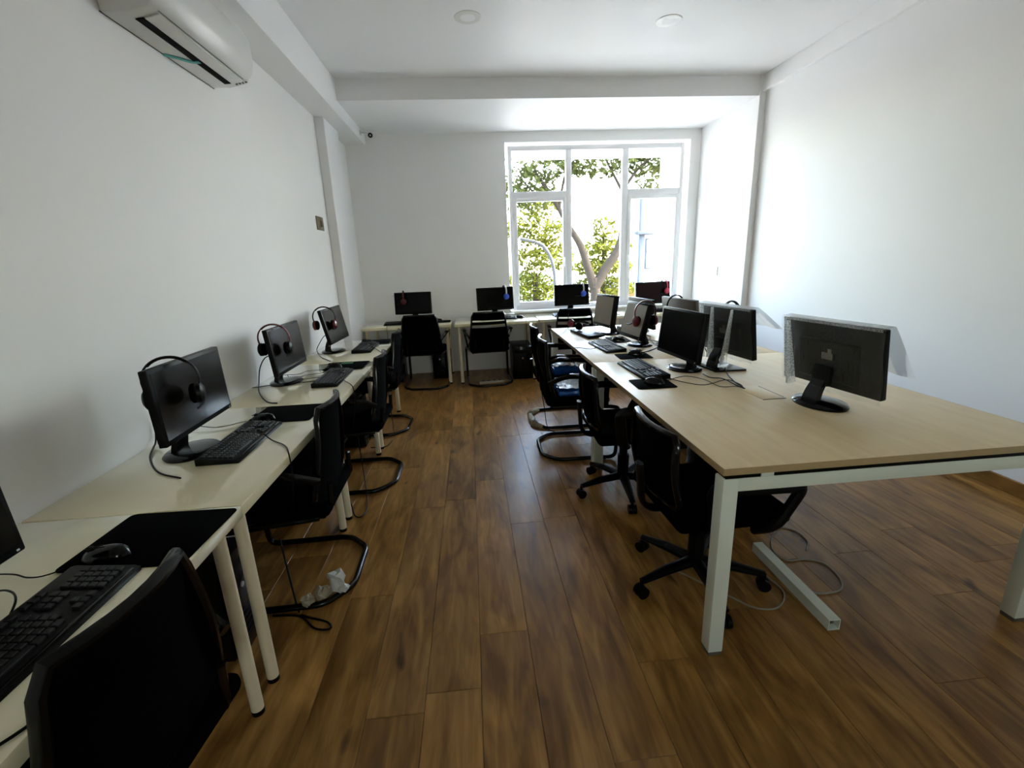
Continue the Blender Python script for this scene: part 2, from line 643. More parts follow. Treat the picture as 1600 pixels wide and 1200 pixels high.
struct('beam_right', MB().box((XR - 0.022, (YB + YSTEP) / 2, (3.045 + ZC) / 2), (0.044, YSTEP - YB, ZC - 3.045), 0.003, seg=1), 'wall',
       'shallow white beam along the top of the right wall')
struct('pillar_left', MB().box(((XL - 1.33) / 2, 5.38, 1.445), (-1.33 - XL, 0.52, 2.89), 0.004, seg=1), 'wall',
       'slim white pillar standing out of the left wall')
struct('pillar_right', MB().box(((XRF + XR) / 2, (YSTEP - 0.02 + YF) / 2, 1.6), (XR - XRF, YF - YSTEP + 0.02, 3.2), 0.004, seg=1), 'wall',
       'white wall return beside the window on the right')
bb = struct('baseboard_right', MB().box((XR - 0.009, (YB + YSTEP - 0.03) / 2, 0.045), (0.018, YSTEP - 0.03 - YB, 0.09), 0.003, seg=1), 'skirt',
            'brown wooden skirting board along the right wall')

# ------------------------------------------------------------------ window
win = thing('window_1', 'large white framed five pane window in the far wall', 'window', (1.744, 6.39, 0))
win['kind'] = 'structure'
FW0, FW1, FZ0, FZ1 = 0.572 - 1.744, 2.915 - 1.744, 0.80, 2.872
ML0, ML1, MR0, MR1 = 1.325 - 1.744, 1.402 - 1.744, 2.079 - 1.744, 2.163 - 1.744
D = 0.06


def bar(name, x0, x1, z0, z1, d=D, y=0.0, parent=win):
    return MB().box(((x0 + x1) / 2, y, (z0 + z1) / 2), (x1 - x0, d, z1 - z0), 0.006).build(name, 'pvc', parent)


bar('frame_jamb', FW0, FW0 + 0.05, FZ0, FZ1)
bar('frame_jamb', FW1 - 0.05, FW1, FZ0, FZ1)
bar('frame_head', FW0 + 0.05, FW1 - 0.05, FZ1 - 0.06, FZ1)
bar('frame_bottom', FW0 + 0.05, FW1 - 0.05, FZ0, FZ0 + 0.06)
bar('mullion', ML0, ML1, FZ0 + 0.06, FZ1 - 0.06)
bar('mullion', MR0, MR1, FZ0 + 0.06, FZ1 - 0.06)
bar('transom', FW0 + 0.05, ML0, 2.245, 2.325)
bar('transom', MR1, FW1 - 0.05, 2.245, 2.325)


def pane(x0, x1, z0, z1):
    return MB().box(((x0 + x1) / 2, 0.005, (z0 + z1) / 2), (x1 - x0, 0.006, z1 - z0)).build('pane', 'glass', win, False)


def sash(x0, x1, z0, z1, w=0.045):
    s = MB()
    for (a, b, c, d) in ((x0, x0 + w, z0, z1), (x1 - w, x1, z0, z1), (x0 + w, x1 - w, z0, z0 + w), (x0 + w, x1 - w, z1 - w, z1)):
        s.box(((a + b) / 2, -0.02, (c + d) / 2), (b - a, 0.05, d - c), 0.005)
    o = s.build('sash', 'pvc', win)
    MB().box((0, 0.0, 0), (0.006, 0.006, z1 - z0 - 2 * w), 0.001).build('gasket', 'black', o, loc=(x0 + w + 0.001, -0.02, (z0 + z1) / 2))
    pane(x0 + w, x1 - w, z0 + w, z1 - w)
    return o


pane(FW0 + 0.05, ML0, 2.325, FZ1 - 0.06)
pane(ML1, MR0, FZ0 + 0.06, FZ1 - 0.06)
pane(MR1, FW1 - 0.05, 2.325, FZ1 - 0.06)
s1 = sash(FW0 + 0.05, ML0, FZ0 + 0.06, 2.245)
s2 = sash(MR1, FW1 - 0.05, FZ0 + 0.06, 2.245)
for s_, xx in ((s1, ML0 - 0.022), (s2, MR1 + 0.022)):
    MB().box((xx, -0.052, 1.45), (0.025, 0.014, 0.07), 0.004).box((xx, -0.068, 1.42), (0.016, 0.02, 0.12), 0.005).build('window_handle', 'pvc', s_)
fill_win = thing('fill_window', 'added fill light window with warm tinted glass, unseen behind the camera', 'window', ((NX0 + NX1) / 2, YB - 0.1, 0))  # added out of view to bring warm fill light into the room
fill_win['kind'] = 'structure'
hx = (NX1 - NX0) / 2
for (a_, b_) in ((-hx, -hx + 0.06), (-0.03, 0.03), (hx - 0.06, hx)):
    bar('frame_jamb', a_, b_, NZ0, NZ1, parent=fill_win)  # jambs of the added fill window
for (a_, b_) in ((-hx + 0.06, -0.03), (0.03, hx - 0.06)):
    bar('fill_frame_rail', a_, b_, NZ0, NZ0 + 0.06, parent=fill_win)
    bar('fill_frame_rail', a_, b_, NZ1 - 0.06, NZ1, parent=fill_win)
    MB().box(((a_ + b_) / 2, 0, (NZ0 + NZ1) / 2), (b_ - a_, 0.006, NZ1 - NZ0 - 0.12)).build('pane', 'tinted', fill_win, False)  # panes of the added fill window
struct('window_sill', MB().box((1.744, YF + 0.06, WZ0 + 0.0125), (2.42, 0.26, 0.025), 0.006), 'pvc', 'white sill board under the big window', True)

# ------------------------------------------------------------------ outdoors
GZ = -3.6
M['street'] = mat('pale street paving', (0.20, 0.195, 0.185), 0.9, var=0.12, nscale=0.8)
M['render'] = mat('white exterior render', (0.42, 0.42, 0.43), 0.8, var=0.03, nscale=1)
M['greyrender'] = mat('grey exterior render', (0.055, 0.060, 0.070), 0.8, var=0.05, nscale=1, spec=0.02)
M['bark'] = mat('grey brown bark', (0.022, 0.0175, 0.0135), 0.9, var=0.4, nscale=9, bump=0.8, bscale=14, spec=0.02)
M['lampmetal'] = mat('pale lamp post paint', (0.036, 0.036, 0.036), 0.6, var=0.05, spec=0.05)
M['redsign'] = mat('red sign paint', (0.05, 0.006, 0.006), 0.6, var=0.1, spec=0.02)
M['orange'] = mat('ochre painted wall', (0.05, 0.032, 0.013), 0.8, var=0.1, spec=0.02)


def leaf_mat(name, col, trans):
    mt = bpy.data.materials.new(name)
    mt.use_nodes = True
    t = mt.node_tree
    t.nodes.remove(t.nodes['Principled BSDF'])
    out = t.nodes['Material Output']
    gm = t.nodes.new('ShaderNodeNewGeometry')
    cr = t.nodes.new('ShaderNodeMix')
    cr.data_type = 'RGBA'
    cr.inputs[6].default_value = tuple(c * 0.6 for c in col) + (1,)
    cr.inputs[7].default_value = tuple(min(1, c * 1.35) for c in col) + (1,)
    t.links.new(gm.outputs['Random Per Island'], cr.inputs[0])
    d = t.nodes.new('ShaderNodeBsdfDiffuse')
    tl = t.nodes.new('ShaderNodeBsdfTranslucent')
    t.links.new(cr.outputs[2], d.inputs[0])
    t.links.new(cr.outputs[2], tl.inputs[0])
    mx = t.nodes.new('ShaderNodeMixShader')
    mx.inputs[0].default_value = trans
    t.links.new(d.outputs[0], mx.inputs[1])
    t.links.new(tl.outputs[0], mx.inputs[2])
    t.links.new(mx.outputs[0], out.inputs[0])
    return mt


M['leafA'] = leaf_mat('olive green leaves', (0.044, 0.050, 0.016), 0.4)
M['leafB'] = leaf_mat('yellow green leaves', (0.056, 0.060, 0.0095), 0.4)
M['leafC'] = leaf_mat('mid green leaves', (0.04, 0.054, 0.02), 0.4)

struct('street', MB().box((4, 60, GZ - 0.1), (120, 110, 0.2)), 'street', 'pale sunlit street below the window')


def leaves(clusters, n, size, rng):
    vs, fs = [], []
    for (c, r, wgt) in clusters:
        for _ in range(int(n * wgt)):
            while True:
                p = Vector((rng.uniform(-1, 1), rng.uniform(-1, 1), rng.uniform(-1, 1)))
                if p.length <= 1:
                    break
            p = Vector((p.x * r[0], p.y * r[1], p.z * r[2])) + Vector(c)
            s = size * rng.uniform(0.6, 1.3)
            e = Euler((rng.uniform(-0.9, 0.9), rng.uniform(-0.9, 0.9), rng.uniform(0, 6.28))).to_matrix()
            u, v = e @ Vector((s, 0, 0)), e @ Vector((0, s * 0.42, 0))
            w = e @ Vector((0, 0, s * 0.12))
            k = len(vs)
            vs += [p - u, p - v * 0.9 - w, p + u, p + v * 0.9 - w]
            fs += [(k, k + 1, k + 2, k + 3)]
    me = bpy.data.meshes.new('foliage')
    me.from_pydata([tuple(v) for v in vs], [], fs)
    return me


def foliage(parent, clusters, n, size, material, seed):
    me = leaves(clusters, n, size, random.Random(seed))
    me.materials.append(M[material])
    o = link('foliage', me, parent)
    o['kind'] = 'stuff'
    return o


# forked street tree in front of the middle pane
tA = thing('street_tree', 'forked street tree with pale bark outside the middle window pane', 'tree', (3.6, 13.0, GZ))
MB().tube(smooth_pts([(0, 0, 0), (-0.03, 0, 2.2), (-0.05, 0, 3.9), (-0.10, 0, 4.5)], 5), [0.185 - 0.004 * i for i in range(16)], 14).build('trunk', 'bark', tA)


def branch(parent, pts, r0, r1):
    p = smooth_pts(pts, 5)
    k = len(p)
    return MB().tube(p, [r0 + (r1 - r0) * i / (k - 1) for i in range(k)], 9).build('branch', 'bark', parent)


branch(tA, [(-0.09, 0, 4.2), (0.22, 0, 4.72), (0.58, 0, 5.25), (0.75, 0.1, 5.9), (0.80, 0.1, 6.6), (0.72, 0.1, 7.5), (0.85, 0, 8.4)], 0.15, 0.05)
branch(tA, [(-0.09, 0, 4.2), (-0.30, 0, 4.85), (-0.50, 0, 5.4), (-0.85, 0, 5.95), (-1.25, -0.1, 6.6), (-1.75, -0.1, 7.3)], 0.13, 0.04)
branch(tA, [(-1.1, -0.1, 6.4), (-0.98, -0.1, 7.0), (-0.75, -0.1, 7.8)], 0.05, 0.02)
branch(tA, [(-1.3, -0.1, 6.7), (-1.75, -0.2, 6.75), (-2.2, -0.2, 7.2)], 0.045, 0.02)
branch(tA, [(0.80, 0.1, 6.6), (0.50, 0.1, 7.1), (0.15, 0.1, 7.7)], 0.05, 0.025)
branch(tA, [(0.78, 0.1, 6.9), (1.15, 0.1, 7.35), (1.7, 0.1, 7.75)], 0.05, 0.02)
foliage(tA, [((-1.9, 0.2, 6.9), (0.85, 0.8, 0.55), 0.8), ((-1.2, -0.1, 7.5), (1.1, 0.8, 0.5), 0.7), ((0.2, 0.2, 7.6), (1.2, 0.8, 0.45), 0.9),
             ((1.6, 0.3, 7.35), (0.6, 0.6, 0.7), 0.6), ((1.4, 0.2, 8.1), (1.3, 0.9, 0.5), 0.7), ((-0.9, 0.0, 8.2), (1.6, 1.0, 0.5), 0.8)], 700, 0.12, 'leafA', 1)
# bushy yellow green tree outside the left pane
tB = thing('leafy_tree', 'bushy yellow green tree outside the lower left window pane', 'tree', (2.3, 16.5, GZ))
MB().tube(smooth_pts([(0, 0, 0), (0.05, 0, 2), (0.0, 0, 4.6)], 5), [0.16 - 0.006 * i for i in range(11)], 10).build('trunk', 'bark', tB)
foliage(tB, [((0.1, 0, 6.1), (1.15, 1.0, 0.55), 1.2), ((0.35, 0, 5.2), (1.1, 1.0, 0.6), 1.2), ((-0.3, -0.2, 4.2), (0.9, 0.8, 0.5), 0.8),
             ((0.5, -0.4, 3.4), (0.7, 0.6, 0.8), 0.7), ((0.2, 0, 6.8), (0.8, 0.8, 0.3), 0.4)], 620, 0.12, 'leafB', 2)
tD = thing('small_tree', 'pale green tree low in the left window pane behind the lamp post', 'tree', (2.5, 21.0, GZ))
MB().tube([(0, 0, 0), (0, 0, 1.6), (0.05, 0, 3.2)], [0.14, 0.12, 0.09], 10).build('trunk', 'bark', tD)
foliage(tD, [((0, 0, 3.6), (1.7, 1.0, 0.9), 1.2), ((0.6, 0, 2.6), (1.5, 1.0, 0.9), 1.0)], 520, 0.17, 'leafC', 5)
# conical tree behind the fork
tC = thing('conifer_tree', 'green layered tree standing behind the forked trunk', 'tree', (5.35, 18.5, GZ))
MB().tube([(0, 0, 0), (0, 0, 3.0), (0, 0, 6.0)], [0.16, 0.12, 0.04], 10).build('trunk', 'bark', tC)
foliage(tC, [((0, 0, 6.1), (0.5, 0.5, 0.5), 0.4), ((0.05, 0, 5.4), (1.05, 0.9, 0.35), 0.8), ((-0.1, 0, 4.7), (1.4, 1.0, 0.35), 1.0),
             ((0.1, 0, 3.9), (1.5, 1.0, 0.45), 1.1), ((0.0, 0, 3.0), (1.4, 1.0, 0.6), 1.0), ((0, 0, 1.9), (1.3, 1.0, 0.6), 0.7)], 620, 0.13, 'leafB', 3)
lp = thing('street_lamp', 'pale curved street lamp seen through the lower left pane', 'street lamp', (2.75, 15.0, GZ))
MB().tube(smooth_pts([(0, 0, 0), (0, 0, 2.5), (0.0, 0, 4.3), (-0.10, 0, 5.0), (-0.36, 0, 5.45), (-0.62, 0, 5.60)], 6), 0.055, 10).build('pole', 'lampmetal', lp)
MB().box((-0.86, 0, 5.66), (0.5, 0.16, 0.09), 0.04, rot=(0, R(12), 0)).build('lamp_head', 'lampmetal', lp)
# balcony slab and side wall of the building, just outside
struct('balcony_slab', MB().box((1.9, 7.05, 3.05), (4.6, 1.14, 0.22)), 'render', 'white slab projecting above the window outside')
struct('wall_outside', MB().box((3.15, 6.99, 0.0), (0.20, 1.0, 7.2)), 'render', 'white exterior return wall right of the window')
nb = thing('neighbour_building', 'pale neighbouring building seen through the right window pane', 'building', (6.75, 16.3, GZ))
MB().box((0.05, -1.2, 3.4), (2.5, 0.6, 6.8), 0.02).build('wall', 'render', nb)
MB().box((-1.24, -1.52, 3.4), (0.16, 0.12, 6.8), 0.01).build('column', 'greyrender', nb)
MB().box((-1.15, -1.60, 5.74), (0.62, 0.30, 0.10), 0.01).build('ledge', 'greyrender', nb)
w_ = MB().box((-1.0, -1.5, 5.1), (0.22, 0.06, 0.95), 0.01).build('window', 'greyrender', nb)
MB().box((-1.0, -1.54, 5.1), (0.14, 0.03, 0.85)).build('pane', 'render', w_)
ob = thing('ochre_house', 'small ochre walled house low behind the right mullion', 'building', (9.3, 28.5, GZ))
MB().box((0, 0, 1.6), (2.2, 2.5, 3.2), 0.02).build('wall', 'orange', ob)
MB().prism([(-1.3, 3.2), (1.3, 3.2), (0, 3.9)], 'y', -1.35, 1.35).build('roof', 'greyrender', ob)
sg = thing('street_banner', 'thin red vertical banner beside the left mullion outside', 'banner', (4.05, 19.5, GZ))
MB().tube([(0, 0, 0), (0, 0, 8.4)], 0.04, 8).build('pole', 'lampmetal', sg)
for zz in (4.9, 5.7, 6.6, 7.4):
    MB().box((0.11, 0, zz), (0.16, 0.03, 0.45), 0.005).build('banner_panel', 'redsign', sg)

# ------------------------------------------------------------------ fixed fittings
ac = thing('air_conditioner', 'white wall mounted air conditioner high on the left wall', 'air conditioner', (XL, 2.73, 2.5))
prof = [(0.0, 0.0), (0.10, 0.0), (0.19, 0.02), (0.235, 0.07), (0.25, 0.13), (0.245, 0.24), (0.22, 0.275), (0.0, 0.28)]
MB().prism(prof, 'y', -0.43, 0.43, 0.012).build('body', 'acwhite', ac)
MB().box((0.118, -0.01, 0.0005), (0.034, 0.72, 0.006), rot=(0, R(-4), 0)).build('air_outlet', 'acdark', ac)
MB().box((0.168, -0.01, 0.009), (0.062, 0.72, 0.006), 0.002, rot=(0, R(-14), 0)).build('louvre_flap', 'acwhite', ac)
MB().tube(smooth_pts([(0.005, -0.03, -0.002), (0.05, 0.005, -0.004), (0.09, 0.05, -0.004), (0.125, 0.055, -0.003)], 5), 0.017, 6, flat=(0.15, 1)).build('tape_strip', 'tape', ac)
disp = MB()
for k in range(4):
    disp.box((0.15 + 0.017 * k, 0.392 + 0.002 * k, 0.0095 + 0.0042 * k), (0.010, 0.014, 0.003), rot=(0, R(-14), 0))
disp.build('control_marks', 'brassd', ac)
MB().box((0.2, -0.005, 0.0255), (0.0022, 0.74, 0.0022)).build('panel_seam', 'brassd', ac)
MB().box((0.004, 0.0, 0.0), (0.004, 0.858, 0.004)).build('wall_seam', 'brassd', ac)

for k, (lx, ly, lab) in enumerate(((0.10, 3.94, 'round flush ceiling light nearer the left beam'), (1.645, 3.99, 'round flush ceiling light nearer the right wall'))):
    cl = thing('ceiling_light', lab, 'ceiling light', (lx, ly, ZC), group='flush round ceiling lights')
    MB().lathe([(0.100, 0), (0.1, -0.002), (0.094, -0.004), (0.088, -0.004)], 40).build('rim', 'acwhite', cl)
    MB().lathe([(0.086, -0.0), (0.085, -0.003), (0.05, -0.0042), (0.005, -0.0045)], 40).build('diffuser', 'ceil', cl)

cc = thing('security_camera', 'small white security camera at the far end of the left beam', 'security camera', (-1.17, 6.02, 2.97))
MB().cyl((0, 0, 0), (0.012, 0, 0), 0.028).tube([(0.01, 0, 0), (0.06, 0, -0.005), (0.09, -0.01, -0.012)], 0.008).build('bracket', 'acwhite', cc)
MB().cyl((0.125, 0.075, 0.005), (0.125, -0.06, -0.045), 0.033, 18).build('body', 'acwhite', cc)
ln = MB().cyl((0.125, -0.058, -0.044), (0.125, -0.066, -0.047), 0.026, 18).build('lens_ring', 'black', cc)
MB().cyl((0.125, -0.066, -0.047), (0.125, -0.068, -0.048), 0.010, 14).build('lens', 'silver', ln)

sw = thing('wall_switch', 'bronze switch plate on the left wall beside the pillar', 'switch', (XL, 4.83, 1.885))
MB().box((0.005, 0, 0), (0.01, 0.20, 0.125), 0.003).build('plate', 'brass', sw)
MB().box((0.012, 0.03, 0), (0.008, 0.05, 0.055), 0.002).build('rocker', 'brassd', sw)
ws = thing('white_wall_switch', 'small white switch on the bright wall right of the window', 'switch', (XRF, 5.66, 1.24))
MB().box((-0.005, 0, 0), (0.01, 0.075, 0.115), 0.003).build('plate', 'whiteplastic', ws)
MB().box((-0.011, 0, 0), (0.006, 0.022, 0.045), 0.002).build('rocker', 'whiteplastic', ws)

# ------------------------------------------------------------------ desks
DZ = 0.755


def white_desk(x0, x1, y0, y1, label, group, rz=0.0):
    cx, cy = (x0 + x1) / 2, (y0 + y1) / 2
    t = thing('white_desk', label, 'desk', (cx, cy, 0), rz, group)
    w, d = x1 - x0, y1 - y0
    MB().box((0, 0, DZ - 0.019), (w, d, 0.038), 0.004).build('desk_top', 'desk', t)
    for sx in (-1, 1):
        for sy in (-1, 1):
            px, py = sx * (w / 2 - 0.055), sy * (d / 2 - 0.062)
            lg = MB().cyl((px, py, 0.018), (px, py, DZ - 0.045), 0.0205, 20).build('leg', 'leg', t)
            MB().cyl((px, py, 0), (px, py, 0.018), 0.021, 18).build('foot_cap', 'black', lg)
            MB().box((px, py, DZ - 0.0415), (0.075, 0.075, 0.006), 0.002).build('mounting_plate', 'leg', lg)
    return t


gl = 'white desks along the left wall'
LD = [(0.25, 1.366), (1.370, 2.473), (2.477, 3.553), (3.557, 4.650)]
for (a, b), lb in zip(LD, ('white desk at the bottom left corner, nearest the camera', 'second white desk along the left wall, below the air conditioner',
                           'third white desk along the left wall, with a green printed mouse mat', 'last white desk of the left row, beside the pillar')):
    white_desk(XL + 0.006, -0.762, a, b, lb, gl)
gf = 'white desks in front of the window wall'
FD = [(-1.33, -0.262, 5.55), (-0.222, 0.80, 5.51), (0.82, 1.86, 5.54), (1.88, 2.92, 5.54)]
for (a, b, y0), lb in zip(FD, ('white desk in the far left corner of the room', 'white desk left of the window, with a black computer tower under it',
                               'white desk under the window behind the slotted chair', 'white desk under the right side of the window')):
    white_desk(a, b, y0, 6.235, lb, gf)

# ------------------------------------------------------------------ long table, two units
TZ = 0.775


def bench(y0, y1, label, flap_y):
    t = thing('bench_table', label, 'table', (0, 0, 0), 0, 'maple topped bench table units')
    t.location = (1.465, (y0 + y1) / 2, 0)
    hw, hd = 0.665, (y1 - y0) / 2
    # top with an edge band of its own
    MB().box((0, 0, TZ - 0.0125), (2 * hw, 2 * hd, 0.025), 0.0015).build('table_top', 'maple', t)
    for (c, s) in (((-hw - 0.0006, 0), (0.0016, 2 * hd)), ((hw + 0.0006, 0), (0.0016, 2 * hd))):
        MB().box((c[0], c[1], TZ - 0.0125), (s[0], s[1], 0.0245)).build('edge_band', 'mapleedge', t)
    for sy in (-1, 1):
        MB().box((0, sy * (hd + 0.0006), TZ - 0.0125), (2 * hw, 0.0016, 0.0245)).build('edge_band', 'mapleedge', t)
    L = 0.028
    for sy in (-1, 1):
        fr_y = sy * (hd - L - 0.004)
        for sx in (-1, 1):
            fx = sx * (hw - L - 0.004)
            lg = MB().box((fx, fr_y, 0.375), (2 * L, 2 * L, 0.715), 0.004).build('leg', 'tleg', t)
            MB().box((fx, fr_y, 0.009), (2 * L * 0.9, 2 * L * 0.9, 0.018), 0.002).build('foot_cap', 'beige', lg)
        MB().box((0, fr_y, 0.7075), (2 * (hw - 2 * L - 0.004), 2 * L * 0.9, 0.05), 0.004).build('cross_rail', 'tleg', t)
        for px in (-hw + 0.16, hw - 0.16):
            MB().box((px, fr_y, 0.7415), (0.045, 0.05, 0.017)).build('spacer', 'tleg', t)
        for (px0, px1) in ((-hw + 0.012, -hw + 0.135), (-hw + 0.185, hw - 0.185), (hw - 0.135, hw - 0.012)):  # black strips stand for the shade between table top and rail
            MB().box(((px0 + px1) / 2, fr_y, 0.7415), (px1 - px0, 0.05, 0.0165)).build('gap_shade', 'black', t)
    for sx in (-0.35, 0.35):
        MB().box((sx, 0, 0.7075), (0.05, 2 * (hd - 2 * L - 0.006), 0.04), 0.004).build('long_rail', 'tleg', t)
    fp = MB().box((-0.04, flap_y, TZ + 0.0012), (0.115, 0.235, 0.0024), 0.001).build('cable_flap', 'maple', t)
    MB().box((0.018, flap_y, TZ + 0.0026), (0.004, 0.20, 0.0008)).build('flap_slot', 'brassd', fp)
    MB().box((-0.04, flap_y - 0.1175, TZ + 0.0014), (0.115, 0.002, 0.003)).build('flap_edge', 'brassd', fp)
    return t


bench(1.318, 2.972, 'pale maple bench table unit nearest the camera with white steel legs', 2.10 - 2.145)
bench(2.978, 4.635, 'pale maple bench table unit nearer the window', 3.80 - 3.806)


# ------------------------------------------------------------------ monitors
def monitor(name, loc, rz, w, h, zc, tilt, label, base='round', scr='screen', case='black', off=0.04, back_label=False, group=None, bez=0.014, thick=0.03):
    """front faces local -Y; origin on the desk under the panel"""
    t = thing('monitor', label, 'monitor', loc, rz, group)
    tl = R(tilt)
    mt = Matrix.Translation((0, -off, zc)) @ Matrix.Rotation(-tl, 4, 'X')

    def add(nm, mb, ml, parent=t):
        bmesh.ops.transform(mb.bm, matrix=mt, verts=mb.bm.verts)
        return mb.build(nm, ml, parent)
    pn = add('housing', MB().box((0, 0, 0), (w, thick, h), 0.005), case)
    chin = bez * 1.5
    add('screen', MB().box((0, -thick / 2 - 0.0004, (chin - bez) / 2), (w - 2 * bez, 0.002, h - bez - chin)), scr, t)
    add('back_shell', MB().box((0, thick / 2 + 0.006, -0.02), (w * 0.62, 0.03, h * 0.62), 0.013, seg=3), case)
    add('indicator', MB().box((w / 2 - 0.02, -thick / 2 - 0.001, -h / 2 + chin * 0.45), (0.006, 0.002, 0.004)), 'led', pn)
    if back_label:
        add('sticker', MB().box((-0.01, thick / 2 + 0.022, 0.005), (0.055, 0.002, 0.03)).box((-0.022, thick / 2 + 0.022, 0.028), (0.018, 0.002, 0.02)), 'label', pn)
    # stand
    zb = zc - h * 0.30
    y_at = -off + thick / 2 + 0.012
    if base == 'round':
        MB().lathe([(0.118, 0.0), (0.120, 0.006), (0.112, 0.013), (0.07, 0.018), (0.012, 0.02)], 40, (0, -0.005, 0), 1.0, 0.82).build('base', 'gloss', t)
    elif base == 'oval':
        MB().lathe([(0.125, 0.0), (0.128, 0.01), (0.118, 0.02), (0.06, 0.03), (0.012, 0.032)], 40, (0, -0.01, 0), 1.0, 0.72).build('base', 'gloss', t)
    elif base == 'plate':
        MB().prism([(-0.13, -0.10), (0.13, -0.10), (0.105, 0.09), (-0.105, 0.09)], 'z', 0.0, 0.012, 0.003).build('base', 'gloss', t)
    nk = MB()
    n = 6
    g = []
    for i in range(n + 1):
        s = i / n
        yy = 0.045 * (1 - s) + y_at * s + 0.012 * math.sin(PI * s)
        zz = 0.010 * (1 - s) + zb * s
        hw = 0.042 - 0.012 * s
        g.append([(-hw, yy + 0.012, zz), (-hw, yy - 0.012, zz), (hw, yy - 0.012, zz), (hw, yy + 0.012, zz)])
    rows = [[nk.bm.verts.new(p) for p in row] for row in g]
    for a, b in zip(rows, rows[1:]):
        for j in range(4):
            nk.bm.faces.new((a[j], a[(j + 1) % 4], b[(j + 1) % 4], b[j]))
    nk.bm.faces.new(rows[0])
    nk.bm.faces.new(list(reversed(rows[-1])))
    nk.build('stand_neck', 'gloss', t)
    MB().box((0, y_at + 0.01, zb), (0.09, 0.03, 0.09), 0.008).build('hinge', 'black', t)
    return t


def top_at(loc, rz, zc, tilt, h, off, along):
    """world point on a monitor's top edge, 'along' from its centre"""
    tl = R(tilt)
    p = Vector((along, -off + math.sin(tl) * h / 2, zc + math.cos(tl) * h / 2 + 0.003))
    return Vector(loc) + Matrix.Rotation(rz, 3, 'Z') @ p


MON = {}


def mon(key, c, yawd, tilt, w, h, dz, label, back=False, off=0.04, **kw):
    """c: centre of the panel in the room; visible side's yaw as measured"""
    rz = R(yawd) + (PI if back else 0)
    if back:
        tilt = -tilt
    o = Matrix.Rotation(rz, 3, 'Z') @ Vector((0, -off, 0))
    loc = (c[0] - o.x, c[1] - o.y, dz)
    zc = c[2] - dz
    MON[key] = (loc, rz, zc, tilt, h, off, w)
    return monitor('monitor', loc, rz, w, h, zc, tilt, label, off=off, **kw)


mon('M1', (-1.10, 0.80, 1.0), 91, 2, 0.49, 0.29, DZ, 'black monitor cut off by the left edge, above the nearest keyboard')
mon('M2', (-1.141, 1.871, 1.009), 91.6, 1.5, 0.49, 0.285, DZ, 'large black monitor with a black headset on the second white desk', off=0.05)
mon('M3', (-1.202, 3.017, 0.987), 89.6, 4.9, 0.49, 0.287, DZ, 'black monitor with a red banded headset on the third white desk')
mon('M4', (-1.195, 4.076, 0.994), 87.8, 10.9, 0.49, 0.291, DZ, 'black monitor with a red cupped headset on the desk by the pillar')
mon('F1', (-0.745, 6.014, 0.986), -7.4, 6.6, 0.474, 0.278, DZ, 'black monitor on the far left corner desk against the white wall', scr='dark_screen')
mon('F2', (0.311, 6.035, 0.993), 7.3, 5.2, 0.485, 0.291, DZ, 'black monitor left of the window with a blue headset hung on it', scr='dark_screen')
mon('F3', (1.323, 6.034, 0.997), 1.5, 8.2, 0.465, 0.273, DZ, 'black monitor in front of the middle window pane with a blue headset', scr='dark_screen')
mon('F4', (2.428, 6.035, 0.975), 5.8, 7.5, 0.49, 0.289, DZ, 'maroon tinted monitor below the right window pane with a pink headset', scr='red_screen')
mon('T1', (1.226, 4.137, 0.989), -80, 8, 0.365, 0.289, TZ, 'small square monitor with a matte screen at the window end of the table', scr='matte_screen', bez=0.018, thick=0.045)
mon('T2', (1.282, 3.501, 0.974), -84, 14.7, 0.366, 0.283, TZ, 'small matte screened monitor tilted back with a red headset hung on it', scr='matte_screen', bez=0.018, thick=0.045)
mon('T3', (1.261, 2.665, 0.998), -86.2, 6.5, 0.49, 0.292, TZ, 'black monitor on the table behind the long black keyboard', scr='dark_screen')
mon('R0', (1.60, 4.22, 0.945), -84, -5, 0.47, 0.27, TZ, 'black monitor turned away, behind the one with the red headset', back=True)
mon('R1', (1.625, 3.47, 0.998), -84, -6, 0.49, 0.275, TZ, 'warm grey backed monitor with a black headset, turned to the right wall', back=True, case='beige', back_label=True)
mon('R2', (1.545, 2.651, 1.008), -84.8, -7.6, 0.49, 0.292, TZ, 'black monitor turned away, wrapped in plastic, in the middle of the table', back=True, base='plate', back_label=True)
mon('R3', (1.596, 1.874, 1.004), -82.8, -7.6, 0.49, 0.297, TZ, 'black monitor turned away in bubble wrap, nearest the camera on the table', back=True, base='oval', back_label=True)


